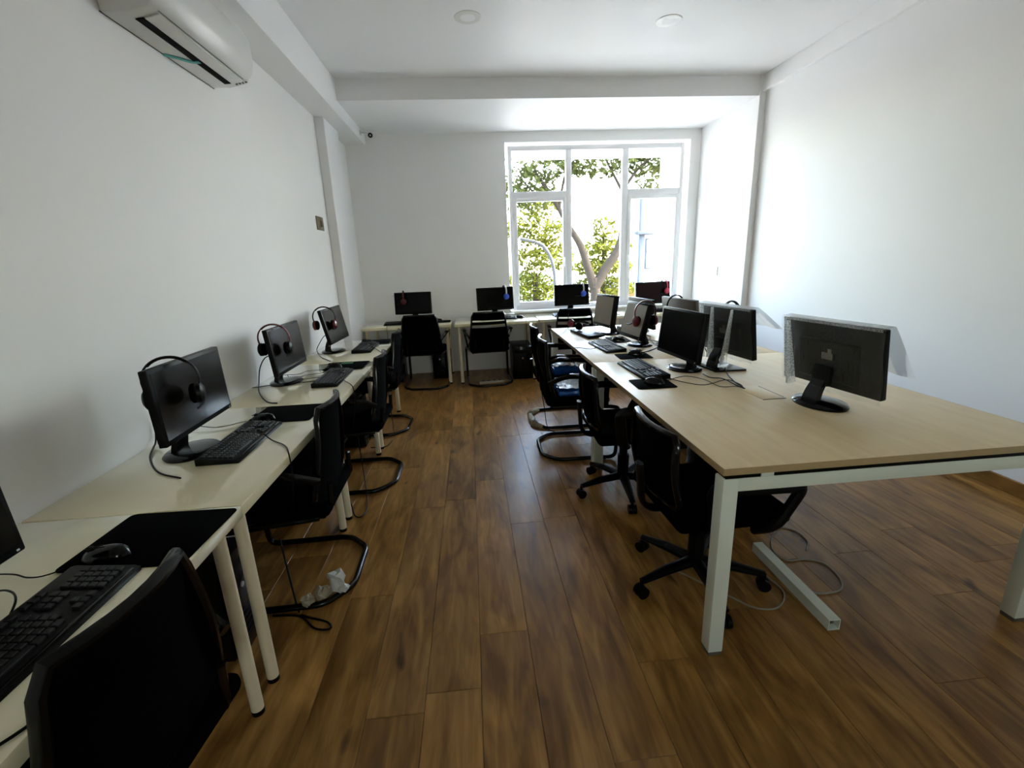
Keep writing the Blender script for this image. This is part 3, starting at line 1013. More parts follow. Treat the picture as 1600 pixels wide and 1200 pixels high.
# ------------------------------------------------------------------ plastic wraps over two monitors
def wrap(key, label, flare_w, flare_d, drop, folds, corner=False):
    loc, rz, zc, tilt, h, off, w = MON[key]
    t = thing('plastic_wrap', label, 'plastic wrap', loc, rz)
    tl = R(tilt)
    ct, stn = math.cos(tl), math.sin(tl)

    def P(u, yo, v):          # panel frame to thing frame; v from panel centre up, yo from panel mid plane (+ is the back)
        return Vector((u, -off + yo * ct + stn * v, zc + ct * v - yo * stn))
    rng = random.Random(len(key) + int(drop * 100))
    nx = 22
    rows = []
    hw = w / 2 + 0.012
    for v in [-h / 2 - 0.012 + (h + 0.012) * i / 9 for i in range(10)]:
        rows.append([P(-hw + 2 * hw * j / nx, 0.043 + 0.004 * math.sin(j * 1.9 + v * 30) + (0.016 if abs(j / nx - .5) > .33 else 0.004) * -1.0, v) for j in range(nx + 1)])
    rows.append([P(-hw + 2 * hw * j / nx, 0.03, h / 2 + 0.010) for j in range(nx + 1)])
    rows.append([P(-hw + 2 * hw * j / nx, -0.02, h / 2 + 0.011) for j in range(nx + 1)])
    MB().sheet(rows).build('bubble_sheet', 'bubble', t)
    rows = []
    for i in range(9):
        s = i / 8
        v = h / 2 + 0.010 - drop * s
        hh = hw + flare_w * s ** 0.8
        if corner:
            rows.append([P(-hh + (hw + hh) * j / nx, -0.022 - flare_d * s + 0.01 * math.sin(j * 0.9) * s, v) for j in range(nx + 1)])
        else:
            rows.append([P(-hh + 2 * hh * j / nx, -0.022 - flare_d * s + 0.01 * math.sin(j * 0.9) * s, v) for j in range(nx + 1)])
    MB().sheet(rows).build('loose_sheet', 'film', t)
    for (ua, ub, va, vb) in ((-w / 2, w / 2 + 0.004, h / 2 - 0.006, h / 2 + 0.006), (w / 2 - 0.012, w / 2 + 0.004, -h / 2 - 0.004, h / 2 - 0.006)):
        MB().sheet([[P(ua + (ub - ua) * i / 8, 0.024, va + (vb - va) * j / 8) for j in range(9)] for i in range(9)]).build('sealed_edge', 'fold', t)
    for (u0, u1, low, fw) in folds:
        g = []
        for i in range(8):
            s = i / 7
            v = h / 2 + (-h - low) * s
            uc = u0 + (u1 - u0) * s
            ww = fw * (0.25 + 0.75 * s)
            g.append([P(uc - ww, 0.045, v), P(uc - ww * 0.4, 0.062 + 0.02 * s, v), P(uc + ww * 0.4, 0.060 + 0.02 * s, v), P(uc + ww, 0.045, v)])
        MB().sheet(g).build('fold', 'fold', t)
    return t


wrap('R3', 'sheet of bubble wrap draped over the monitor nearest the camera', 0.03, 0.075, 0.22, [(-0.19, -0.165, 0.005, 0.016)][:0] + [(0.19, 0.17, 0.01, 0.016)])
wrap('R2', 'creased clear plastic hung over the monitor in the middle of the table', 0.07, 0.09, 0.13, [(0.06, 0.10, 0.03, 0.02), (-0.13, -0.03, 0.055, 0.016), (0.17, 0.20, 0.05, 0.022)])


# ------------------------------------------------------------------ headsets
def headset(loc, rz, label, band='black', cup='black', size=1.0, mic=True, rot=None, splay=0.0, cord=None, micside=-1):
    """origin at the inside top of the band; band lies in local XZ"""
    t = thing('headset', label, 'headset', loc, rz, rot=rot)
    s = size
    ra, zc = 0.078 * s, -0.075 * s
    pts = []
    for i in range(25):
        a = R(-18 + 216 * i / 24)
        pts.append((ra * math.cos(a) * 1.02, 0, zc + 0.078 * s * math.sin(a) + 0.004))
    MB().tube(pts, 0.0065 * s, 8, flat=(0.55, 1.5)).build('headband', band, t)
    top = [p for i, p in enumerate(pts) if 7 <= i <= 17]
    MB().tube([(x * 0.96, y, z - 0.003) for x, y, z in top], 0.006 * s, 8, flat=(0.6, 1.6)).build('band_pad', 'black', t)
    for sx in (-1, 1):
        c = MB().tube([(sx * 0.058 * s, 0, -0.128 * s), (sx * 0.066 * s, 0, -0.128 * s), (sx * 0.078 * s, 0, -0.128 * s), (sx * 0.086 * s, 0, -0.128 * s)],
                      [0.030 * s, 0.036 * s, 0.035 * s, 0.022 * s], 20).build('ear_cup', cup, t)
        MB().tube([(sx * 0.044 * s, 0, -0.128 * s), (sx * 0.05 * s, 0, -0.128 * s), (sx * 0.060 * s, 0, -0.128 * s)], [0.026 * s, 0.034 * s, 0.034 * s], 20).build('ear_cushion', 'fabric', c)
        MB().tube([(sx * 0.077 * s, 0, -0.10 * s), (sx * 0.079 * s, 0, -0.118 * s)], 0.009 * s, 8, flat=(0.5, 1.3)).build('slider', cup, t)
    if mic:
        MB().tube(smooth_pts([(micside * 0.080 * s, 0, -0.13 * s), (micside * 0.086 * s, 0.05 * s, -0.15 * s), (micside * 0.075 * s, 0.11 * s, -0.155 * s)], 5), 0.0035 * s, 6).build('mic_boom', 'black', t)
    if cord:
        MB().tube(smooth_pts(cord, 6), 0.0022, 6).build('cord', 'black', t)
    return t


def hang(key, along, label, size=1.0, turn=0.0, **kw):
    loc, rz, zc, tilt, h, off, w = MON[key]
    p = top_at(loc, rz, zc, tilt, h, off, along)
    return headset((p.x, p.y, p.z + 0.012), rz + PI / 2 + turn, label, size=size, **kw)


hang('M2', -0.10, 'black headset hung over the large monitor on the second desk', 1.12, turn=0.35)
hang('M3', -0.13, 'black headset with a red band hung on the third desk monitor', 1.12, turn=0.15, band='red')
hang('M4', -0.14, 'black headset with red cups hung on the left row monitor by the pillar', 1.12, turn=0.1, cup='red')
hang('F1', -0.12, 'dark headset with red trim on the far left corner monitor', 1.0, turn=0.2, band='red', cup='red')
hang('F2', 0.13, 'blue headset hung on the monitor left of the window', 1.05, turn=0.1, band='silver', cup='blue')
hang('F3', 0.14, 'blue headset hung on the monitor before the middle pane', 1.05, turn=0.1, band='silver', cup='blue')
hang('F4', 0.17, 'pink headset hung on the maroon tinted monitor', 1.05, turn=0.1, band='pink', cup='pink')
hang('T2', 0.08, 'red headset hung over the tilted grey screened monitor', 1.15, turn=0.1, band='red', cup='red')
hang('R1', 0.05, 'black headset hung over the warm grey backed monitor', 1.05, turn=0.2)
_l, _r, _z, _t, _h, _o, _w = MON['R2']
_p = top_at(_l, _r, _z, _t, _h, _o + 0.062, 0.03)
headset((_p.x, _p.y, _p.z + 0.016), _r, 'black headset hung behind the top of the plastic wrapped monitor', mic=False)


# ------------------------------------------------------------------ keyboards, mats, mice
def make_keyboard(keymat):
    t = thing('keyboard', '', 'keyboard')
    w, d = 0.45, 0.158
    b = MB().prism([(-d / 2, 0), (d / 2, 0), (d / 2, 0.026), (d / 2 - 0.01, 0.028), (-d / 2 + 0.012, 0.015), (-d / 2, 0.011)], 'x', -w / 2, w / 2, 0.003)
    b.build('case', 'black', t)
    ks = MB()
    def key(x, y, kw, kd=0.0155):
        z = 0.0165 + (y + d / 2) / d * 0.0135
        ks.box((x, y, z), (kw, kd, 0.009), 0.0015, rot=(R(5), 0, 0), seg=1)
    rows_y = [0.058, 0.030, 0.011, -0.008, -0.027, -0.046]
    for r, yy in enumerate(rows_y):
        if r == 5:
            xx = -0.213
            for kw in (0.024, 0.021, 0.024, 0.115, 0.024, 0.021, 0.024):
                key(xx + kw / 2, yy, kw - 0.003)
                xx += kw
        else:
            for k in range(14):
                key(-0.203 + k * 0.019, yy, 0.016)
        for k in range(3):
            if not (r == 3 or (r == 4 and k != 1)):
                key(0.078 + k * 0.019, yy, 0.016)
        if r > 0:
            for k in range(4):
                key(0.146 + k * 0.019, yy, 0.016)
    o = ks.build('keycaps', keymat, t, False)
    o['kind'] = 'stuff'
    MB().box((0, -d / 2 + 0.009, 0.0142), (w - 0.03, 0.010, 0.003), 0.001).build('wrist_edge', 'gloss', t)
    for sx in (-1, 1):
        MB().box((sx * 0.19, d / 2 - 0.02, 0.0), (0.03, 0.012, 0.004), 0.001).build('foot', 'rubber', t)
    return t


KB0 = make_keyboard('key')
KB1 = make_keyboard('greykey')


def keyboard(x, y, z, rz, label, cord=None, kind=0, sc=1.0, rot=None):
    src = KB0 if kind == 0 else KB1
    o = copy_tree(src)
    o.location = (x, y, z)
    o.rotation_euler = rot if rot else (0, 0, rz)
    tag(o, label, 'keyboard', 'computer keyboards')
    if cord:
        inv = (Matrix.Translation((x, y, z)) @ Euler(o.rotation_euler).to_matrix().to_4x4()).inverted()
        MB().tube(smooth_pts([inv @ Vector(p) for p in cord], 6), 0.0024, 6).build('cord', 'black', o)
    return o


def mouse_mat(x, y, z, rz, w, d, label, m_='pad', extra=None):
    pts = []
    r = 0.018
    for (sx, sy, a0) in ((1, 1, 0), (-1, 1, 90), (-1, -1, 180), (1, -1, 270)):
        for k in range(5):
            a = R(a0 + 90 * k / 4)
            pts.append((sx * (w / 2 - r) + r * math.cos(a), sy * (d / 2 - r) + r * math.sin(a)))
    o = MB().prism(pts, 'z', 0, 0.003, 0.0006).build('mouse_mat', m_, None, loc=(x, y, z), rot=(0, 0, rz))
    tag(o, label, 'mouse mat', 'mouse mats')
    if extra:
        MB().box((extra[0], extra[1], 0.0032), (extra[2], extra[3], 0.0006)).build('print', 'green', o)
    return o


def make_mouse(name_mat='black'):
    t = thing('computer_mouse', '', 'mouse')
    g = MB()
    n, seg = 10, 16
    rings = []
    for i in range(n + 1):
        s = i / n
        L = 0.058
        yy = -L + 2 * L * s
        e = math.sqrt(max(0.0, 1 - (abs(2 * s - 1)) ** 2.6))
        hw = 0.032 * e * (1 - 0.08 * math.sin(PI * s)) + 0.0005
        hh = 0.036 * e * (0.85 + 0.2 * (1 - s)) + 0.0005
        rings.append([g.bm.verts.new((hw * math.cos(PI * j / seg), yy, hh * math.sin(PI * j / seg))) for j in range(seg + 1)])
    for a, b in zip(rings, rings[1:]):
        for j in range(seg):
            g.bm.faces.new((a[j], a[j + 1], b[j + 1], b[j]))
        g.bm.faces.new((a[seg], a[0], b[0], b[seg]))
    g.bm.faces.new(rings[0])
    g.bm.faces.new(list(reversed(rings[-1])))
    g.build('shell', name_mat, t)
    MB().cyl((-0.004, 0.03, 0.028), (0.004, 0.03, 0.028), 0.010, 14).build('scroll_wheel', 'rubber', t)
    MB().box((0, 0.025, 0.0335), (0.0012, 0.05, 0.004), rot=(R(-12), 0, 0)).build('button_gap', 'rubber', t)
    return t


MS0 = make_mouse('gloss')


def mouse(x, y, z, rz, label, cord=None):
    o = copy_tree(MS0)
    o.location = (x, y, z)
    o.rotation_euler = (0, 0, rz)
    tag(o, label, 'mouse', 'computer mice')
    if cord:
        inv = (Matrix.Translation((x, y, z)) @ Matrix.Rotation(rz, 4, 'Z')).inverted()
        MB().tube(smooth_pts([inv @ Vector(p) for p in cord], 6), 0.0020, 6).build('cord', 'black', o)
    return o


def L3(pts, z):
    return [(p[0], p[1], z) if len(p) == 2 else p for p in pts]


DT = DZ + 0.001
mouse_mat(-0.925, 1.215, DT, R(-2), 0.32, 0.275, 'black mouse mat overhanging the front edge of the nearest desk')
mouse_mat(-0.972, 2.318, DT, R(-1), 0.31, 0.275, 'black mouse mat on the second desk beside the large keyboard')
mouse_mat(-0.955, 3.43, DT, R(0), 0.285, 0.275, 'mouse mat with a green print on the third desk', extra=(-0.02, 0.085, 0.09, 0.05))
mouse_mat(-0.94, 4.49, DT, R(-2), 0.29, 0.25, 'thin black mouse mat on the desk by the pillar')
keyboard(-0.945, 0.845, DT, R(90), 'black keyboard on the nearest desk, at the bottom left of the photo',
         [(-1.02, 0.90, DZ + 0.02), (-1.04, 0.945, DZ + 0.035), (-1.107, 1.0, DZ + 0.02), (-1.17, 1.02, DZ + 0.005), (-1.25, 0.96, DZ + 0.005)])
keyboard(-1.012, 1.93, DT, R(91), 'long black keyboard in front of the large monitor with the black headset')
keyboard(-0.94, 3.035, DT, R(91), 'black keyboard on the third desk beside the green printed mat',
         [(-1.02, 3.03, DZ + 0.02), (-1.158, 3.049, DZ + 0.006), (-1.24, 3.10, DZ + 0.006), (-1.30, 3.2, DZ + 0.006)])
keyboard(-0.965, 4.14, DT, R(91), 'black keyboard on the desk by the pillar')
mouse(-0.99, 1.13, DT + 0.003, R(95), 'black mouse lying on the nearest mouse mat',
      L3([(-1.04, 1.125), (-1.085, 1.075), (-1.128, 1.068), (-1.182, 1.088), (-1.25, 1.09), (-1.35, 1.05)], DZ + 0.006))
mouse(-1.05, 2.22, DT + 0.003, R(92), 'black mouse on the second desk mat',
      L3([(-1.10, 2.22), (-1.146, 2.206), (-1.231, 2.151), (-1.36, 2.20)], DZ + 0.006))
mouse(-1.03, 3.37, DT + 0.003, R(92), 'black mouse on the green printed mat',
      L3([(-1.08, 3.36), (-1.107, 3.316), (-1.2, 3.3), (-1.236, 3.212), (-1.38, 3.22)], DZ + 0.006))
mouse(-1.02, 4.43, DT + 0.003, R(92), 'black mouse on the mat by the pillar')

TT = TZ + 0.001
mouse_mat(0.975, 2.375, TT, R(-2), 0.215, 0.20, 'black mouse mat at the end of the long black table keyboard')
mouse_mat(1.125, 3.10, TT, R(-3), 0.235, 0.185, 'black mouse mat between the two table keyboards')
mouse_mat(1.235, 3.78, TT, R(-3), 0.17, 0.30, 'dark brown mouse mat beside the upturned keyboard', 'brownpad')
keyboard(1.028, 2.675, TT, R(-88), 'long black keyboard on the table in front of the black monitor',
         L3([(1.10, 2.46), (1.151, 2.34), (1.23, 2.275), (1.386, 2.345), (1.408, 2.252), (1.388, 2.18)], TZ + 0.006))
keyboard(1.04, 3.48, TT, R(-87), 'grey keyed keyboard on the table in front of the tilted monitor',
         L3([(0.97, 3.47), (0.90, 3.42), (0.82, 3.49), (0.79, 3.51)], TZ + 0.008), kind=1)
keyboard(1.045, 4.12, TT + 0.028, 0, 'upturned black keyboard under a red headset at the far end of the table',
         L3([(1.0, 4.25), (0.95, 4.45), (0.97, 4.58), (0.90, 4.40), (0.812, 4.20), (0.785, 4.15)], TZ + 0.006), rot=(PI, 0, R(-82)))
mouse(0.985, 2.37, TT + 0.003, R(-120), 'black mouse on the mat beside the long table keyboard',
      L3([(1.03, 2.40), (1.086, 2.413), (1.208, 2.473), (1.277, 2.381), (1.286, 2.228), (1.365, 2.21), (1.388, 2.166)], TZ + 0.006))
mouse(1.155, 3.14, TT + 0.003, R(-100), 'black mouse on the mat between the two table keyboards')
mouse(1.215, 3.72, TT + 0.003, R(-100), 'small dark mouse on the dark brown mat')
headset((1.04, 4.10, TZ + 0.115), 0.6, 'red headset lying on the upturned keyboard', band='black', cup='red', rot=(R(78), R(20), R(40)), size=1.0)

# far desks
mouse_mat(-0.385, 5.83, DT, 0, 0.22, 0.24, 'black mouse mat on the far left corner desk')
keyboard(-0.86, 5.76, DT, R(2), 'black keyboard on the far left corner desk beside the chair',
         [(-0.97, 5.76, DZ + 0.02), (-1.0, 5.60, DZ + 0.02), (-1.02, 5.535, DZ + 0.005), (-1.02, 5.53, 0.60)])
mouse(-0.43, 5.86, DT + 0.003, R(70), 'black mouse on the far left corner desk')
keyboard(0.33, 5.79, DT, R(-1), 'black keyboard behind the chair left of the window')
mouse(0.60, 5.80, DT, R(60), 'black mouse on the desk left of the window',
      [(0.62, 5.75, DZ + 0.01), (0.64, 5.56, DZ + 0.01), (0.645, 5.50, DZ - 0.02), (0.64, 5.50, 0.5), (0.63, 5.52, 0.46)])
keyboard(1.26, 5.80, DT, R(1), 'black keyboard on the desk below the middle window pane')
keyboard(2.40, 5.78, DT, R(1), 'black keyboard on the desk below the right window pane')
pk = thing('white_box', 'small white box on the desk left of the window', 'box', (0.48, 5.98, DT))
MB().box((0, 0, 0.02), (0.14, 0.10, 0.04), 0.003).build('body', 'whiteplastic', pk)
MB().box((0, 0, 0.041), (0.142, 0.102, 0.004), 0.001).build('lid', 'whiteplastic', pk)


# ------------------------------------------------------------------ chairs
def strip(w0, w1, y0, y1, z0, z1, curve, th=0.018, n=10, mrows=4):
    """curved upright slab between z0 and z1 with widths w0 / w1; faces +Y"""
    g = MB()
    F, B = [], []
    for i in range(mrows + 1):
        s = i / mrows
        w = w0 + (w1 - w0) * s
        yy = y0 + (y1 - y0) * s
        zz = z0 + (z1 - z0) * s
        F.append([g.bm.verts.new((w / 2 * (2 * j / n - 1), yy + curve * (2 * j / n - 1) ** 2 + th / 2, zz)) for j in range(n + 1)])
        B.append([g.bm.verts.new((w / 2 * (2 * j / n - 1), yy + curve * (2 * j / n - 1) ** 2 - th / 2, zz)) for j in range(n + 1)])
    f = g.bm.faces.new
    for i in range(mrows):
        for j in range(n):
            f((F[i][j], F[i][j + 1], F[i + 1][j + 1], F[i + 1][j]))
            f((B[i][j], B[i + 1][j], B[i + 1][j + 1], B[i][j + 1]))
        f((F[i][0], F[i + 1][0], B[i + 1][0], B[i][0]))
        f((F[i][n], B[i][n], B[i + 1][n], F[i + 1][n]))
    for j in range(n):
        f((F[0][j], B[0][j], B[0][j + 1], F[0][j + 1]))
        f((F[mrows][j], F[mrows][j + 1], B[mrows][j + 1], B[mrows][j]))
    return g


def backrest(t, zb, zt, wb, wt, yb, yt, slots):
    """frame posts, slats and mesh panel of a chair back, facing +Y"""
    def W(z):
        s = (z - zb) / (zt - zb)
        return wb + (wt - wb) * s
    def Y(z):
        s = (z - zb) / (zt - zb)
        return yb + (yt - yb) * s + -0.02 * math.sin(PI * s)
    cv = 0.035
    def band(name, z0, z1, ml, th=0.02):
        return strip(W(z0) - 0.03, W(z1) - 0.03, Y(z0), Y(z1), z0, z1, cv, th).build(name, ml, t)
    if slots:
        band('mesh_panel', zb, zt - 0.175, 'chairmesh', 0.012)
        band('back_slat', zt - 0.140, zt - 0.105, 'chairmesh', 0.014)
        band('top_panel', zt - 0.085, zt - 0.012, 'chairmesh', 0.014)
    else:
        band('mesh_panel', zb, zt - 0.012, 'chairmesh', 0.012)
    # outer frame tube round the panel
    pts = []
    n = 10
    zs = [zb + (zt - zb) * k / n for k in range(n + 1)]
    left = [(-W(z) / 2 + 0.012, Y(z) + cv, z) for z in zs]
    right = [(W(z) / 2 - 0.012, Y(z) + cv, z) for z in zs]
    topc = [(W(zt) / 2 * u * 0.95, Y(zt) + cv * u * u, zt) for u in (-0.9, -0.6, -0.3, 0, 0.3, 0.6, 0.9)]
    botc = [(W(zb) / 2 * u * 0.95, Y(zb) + cv * u * u, zb) for u in (0.9, 0.5, 0, -0.5, -0.9)]
    MB().tube(left[1:-1] + topc + list(reversed(right[1:-1])) + botc, 0.012, 8, closed=True, flat=(1.0, 1.25)).build('back_frame', 'gloss', t)


def make_sled(slots, wt):
    t = thing('cantilever_chair', '', 'chair')
    # seat
    MB().box((0, 0.0, 0.452), (0.47, 0.47, 0.055), 0.022, seg=3).build('seat', 'fabric', t)
    MB().box((0, 0.0, 0.418), (0.42, 0.42, 0.018), 0.006).build('seat_pan', 'black', t)
    backrest(t, 0.47, 0.89, 0.50, wt, -0.205, -0.255, slots)
    # sled base: one bent tube, closed at the back, rising at the front
    X = 0.265
    path = [(-0.20, -0.18, 0.412), (-X, 0.24, 0.412), (-X, 0.29, 0.40), (-X, 0.27, 0.016), (-X, -0.16, 0.016), (-0.15, -0.27, 0.016),
            (0.15, -0.27, 0.016), (X, -0.16, 0.016), (X, 0.27, 0.016), (X, 0.29, 0.40), (X, 0.24, 0.412), (0.20, -0.18, 0.412)]
    MB().tube(round_poly(path, 0.05, 5), 0.0145, 10).build('sled_base', 'tube', t)
    for sx in (-1, 1):
        MB().tube(round_poly([(sx * 0.17, -0.12, 0.41), (sx * 0.17, -0.225, 0.415), (sx * 0.17, -0.235, 0.56)], 0.05, 5), 0.012, 8).build('back_support', 'tube', t)
        a = MB().tube(round_poly([(sx * 0.245, 0.20, 0.42), (sx * 0.285, 0.20, 0.64), (sx * 0.285, -0.10, 0.66), (sx * 0.235, -0.215, 0.60)], 0.06, 6), 0.013, 8,
                      flat=(1.0, 1.5)).build('armrest', 'tube', t)
        MB().box((sx * 0.285, 0.05, 0.662), (0.045, 0.25, 0.022), 0.009, rot=(R(-3), 0, 0)).build('arm_pad', 'gloss', a)
    return t


SLED = make_sled(True, 0.40)
SOLID = make_sled(False, 0.33)
BROAD = make_sled(False, 0.41)


def chair(src, x, y, rz, label, group, cat='chair'):
    o = copy_tree(src)
    o.location = (x, y, 0)
    o.rotation_euler = (0, 0, rz)
    return tag(o, label, cat, group)


gl = 'black cantilever chairs at the left desks'
chair(SOLID, -0.905, 0.80, R(84), 'black mesh chair at the bottom left corner of the photo', gl)
chair(SOLID, -0.905, 2.05, R(91), 'black cantilever chair at the second left desk, crumpled paper on its base', gl)
chair(SOLID, -0.865, 3.10, R(90), 'black cantilever chair at the third left desk', gl)
chair(SOLID, -0.915, 4.15, R(88), 'black cantilever chair at the last left desk by the pillar', gl)
gt = 'black cantilever chairs at the long table'
CT1 = chair(BROAD, 0.77, 4.05, R(-90), 'black cantilever chair with wrapped tube base, carrying a blue bag, nearer the window', gt)
CT2 = chair(BROAD, 0.745, 3.37, R(-92), 'black cantilever chair with silvery blue package on its seat', gt)
gf = 'black mesh chairs at the far desks'
chair(BROAD, -0.60, 5.62, R(-4), 'black mesh chair at the far left corner desk', gf)
chair(SLED, 0.175, 5.60, R(3), 'black mesh chair with a light slot at the desk left of the window', gf)
chair(SLED, 1.22, 5.52, R(-6), 'black slotted mesh chair in front of the middle window pane', gf)


def make_swivel():
    t = thing('swivel_chair', '', 'chair')
    MB().box((0, 0.02, 0.445), (0.49, 0.48, 0.075), 0.03, seg=3).build('seat', 'fabric', t)
    MB().box((0, 0.0, 0.395), (0.22, 0.26, 0.03), 0.008).build('mechanism', 'black', t)
    backrest(t, 0.50, 0.80, 0.46, 0.42, -0.235, -0.258, False)
    MB().tube(round_poly([(0, -0.05, 0.395), (0, -0.27, 0.40), (0, -0.285, 0.62)], 0.07, 6), 0.022, 8, flat=(0.6, 1.4)).build('back_support', 'black', t)
    MB().cyl((0, 0, 0.13), (0, 0, 0.39), 0.026, 16).cyl((0, 0, 0.09), (0, 0, 0.25), 0.036, 16).build('gas_column', 'black', t)
    for sx in (-1, 1):
        MB().tube(round_poly([(sx * 0.235, 0.10, 0.405), (sx * 0.30, 0.14, 0.45), (sx * 0.30, 0.24, 0.62), (sx * 0.30, -0.12, 0.635), (sx * 0.30, -0.10, 0.45),
                              (sx * 0.235, -0.06, 0.405)], 0.05, 6), 0.023, 10, flat=(0.9, 1.4)).build('armrest', 'black', t)
    for k in range(5):
        a = 2 * PI * k / 5 - 0.09
        ca, sa = math.cos(a), math.sin(a)
        g = MB().tube([(0.02 * ca, 0.02 * sa, 0.105), (0.16 * ca, 0.16 * sa, 0.098), (0.29 * ca, 0.29 * sa, 0.078)], [0.03, 0.026, 0.017], 10, flat=(0.8, 1.0))
        sp = g.build('base_spoke', 'black', t)
        cx, cy = 0.29 * ca, 0.29 * sa
        w = MB()
        for off in (-0.014, 0.014):
            w.cyl((cx - sa * (off - 0.009), cy + ca * (off - 0.009), 0.0275), (cx - sa * (off + 0.009), cy + ca * (off + 0.009), 0.0275), 0.0275, 16)
        w.cyl((cx, cy, 0.03), (cx, cy, 0.08), 0.009, 10)
        w.build('caster', 'black', sp)
    return t


SWV = make_swivel()
gs = 'black swivel chairs pushed under the long table'
chair(SWV, 0.955, 1.74, R(-88), 'black swivel chair with loop arms under the near end of the table', gs)
chair(SWV, 0.905, 2.62, R(-92), 'black swivel chair pushed under the middle of the table', gs)


def kill(o):
    for c in kids(o):
        kill(c)
    bpy.data.objects.remove(o)


for o in (SLED, SOLID, BROAD, SWV, KB0, KB1, MS0):
    kill(o)


# packages on the chair seats
def crumple(mb, amp, seed):
    rng = random.Random(seed)
    for v in mb.bm.verts:
        v.co += Vector((rng.uniform(-amp, amp), rng.uniform(-amp, amp), rng.uniform(-amp, amp)))
    return mb


def pack(x, y, z, rz, w, d, h, label, seed, m1, m2):
    t = thing('package', label, 'package', (x, y, z), rz)
    g = MB().box((0, 0, h / 2), (w, d, h), 0.02)
    bmesh.ops.subdivide_edges(g.bm, edges=[e for e in g.bm.edges if e.calc_length() > 0.05], cuts=4, use_grid_fill=True)
    crumple(g, 0.006, seed)
    for v in g.bm.verts:
        v.co.z = max(v.co.z, 0.0)
    g.build('bag', m1, t, angle=25)
    n = 9
    rng = random.Random(seed + 3)
    grid = [[(-w * 0.46 + w * 0.70 * i / n, -d * 0.45 + d * 0.9 * j / n, h + 0.012 + rng.uniform(0, 0.016)) for j in range(n + 1)] for i in range(n + 1)]
    MB().sheet(grid).build('crinkled_film', m2, t, angle=15)
    return t


pack(0.80, 3.99, 0.481, R(4), 0.26, 0.32, 0.06, 'bright blue bag with white film on a chair seat nearer the window', 4, 'bluebag', 'whitefilm')
pack(0.735, 3.34, 0.481, R(-3), 0.26, 0.34, 0.045, 'blue package topped with crinkled silver film on the nearer cantilever chair seat', 9, 'bluebag', 'whitefilm')

# crumpled paper on a chair base, and the crinkled wrapping on another
cp = thing('crumpled_paper', 'crumpled white paper stuck on a chair base by the second desk', 'paper', (-0.70, 1.855, 0.0))
for k, (px, py, pz, s, ml) in enumerate(((0.0, 0.01, 0.075, 0.05, 'paper'), (-0.05, -0.03, 0.05, 0.045, 'wrap'), (0.03, -0.005, 0.045, 0.035, 'paper'), (-0.11, -0.06, 0.04, 0.035, 'wrap'))):
    g = MB()
    bmesh.ops.create_icosphere(g.bm, subdivisions=2, radius=s, matrix=Matrix.Translation((px, py, pz)) @ Matrix.Diagonal((0.8, 0.8, 1.1 if k == 0 else 0.6, 1)))
    crumple(g, s * 0.26, k)
    for v in g.bm.verts:
        v.co.z = max(v.co.z, 0.003)
    g.build('paper_wad', ml, cp, False)
tw = thing('tube_wrapping', 'tan crinkled wrapping wound around the chair base tube nearer the window', 'wrapping', (0.50, 4.05, 0.016))
pts = round_poly([(0.10, 0.265, 0), (0.0, 0.15, 0), (0.0, -0.15, 0), (0.10, -0.265, 0)], 0.05, 8)
pts2 = []
for a, b in zip(pts, pts[1:]):
    for k in range(3):
        pts2.append(a.lerp(b, k / 3))
rr = random.Random(11)
g = MB().tube(pts2, [0.024 + rr.uniform(-0.004, 0.009) for _ in pts2], 9)
crumple(g, 0.004, 12)
for v in g.bm.verts:
    v.co.z = max(v.co.z, -0.014)
g.build('wrapping_coil', 'wrap', tw, False)


# ------------------------------------------------------------------ computer towers
def tower(x, y, rz, label, w=0.19, d=0.42, h=0.43, z=0.0):
    t = thing('computer_tower', label, 'computer tower', (x, y, z), rz, 'black computer towers')
    MB().box((0, 0.01, h / 2 + 0.008), (w, d - 0.03, h), 0.004).build('case', 'black', t)
    f = MB().box((0, -d / 2 + 0.008, h / 2 + 0.008), (w, 0.024, h), 0.008).build('front_panel', 'gloss', t)
    MB().box((0, -d / 2 - 0.005, h * 0.86), (w * 0.78, 0.004, 0.042), 0.002).build('drive_bay', 'black', f)
    MB().cyl((0.0, -d / 2 - 0.004, h * 0.66), (0, -d / 2 - 0.009, h * 0.66), 0.011, 14).build('power_button', 'silver', f)
    for k in range(5):
        MB().box((0, -d / 2 - 0.0045, h * (0.18 + 0.06 * k)), (w * 0.6, 0.003, 0.006), 0.001).build('vent_slot', 'rubber', f)
    for sx in (-1, 1):
        for sy in (-1, 1):
            MB().box((sx * (w / 2 - 0.025), sy * (d / 2 - 0.05), 0.005), (0.03, 0.03, 0.01), 0.002).build('foot', 'rubber', t)
    return t


tower(0.60, 5.82, R(0), 'black computer tower on the floor under the desk left of the window', 0.25, 0.45, 0.42)
tower(-1.18, 1.62, R(90), 'black computer tower under the second left desk')
tower(-1.18, 2.72, R(90), 'black computer tower under the third left desk')
tower(-1.16, 3.75, R(90), 'black computer tower under the last left desk')
tower(1.50, 2.42, R(-90), 'black computer tower under the middle of the near table unit', 0.2, 0.45, 0.44)
tower(1.50, 3.25, R(-90), 'black computer tower under the far table unit', 0.2, 0.45, 0.44)
tower(-1.03, 6.0, R(0), 'black computer tower under the far left corner desk, left of the chair', 0.2, 0.42, 0.46)
tower(-0.455, 6.045, R(0), 'black computer tower under the far left corner desk, right of the chair', 0.19, 0.35, 0.40)

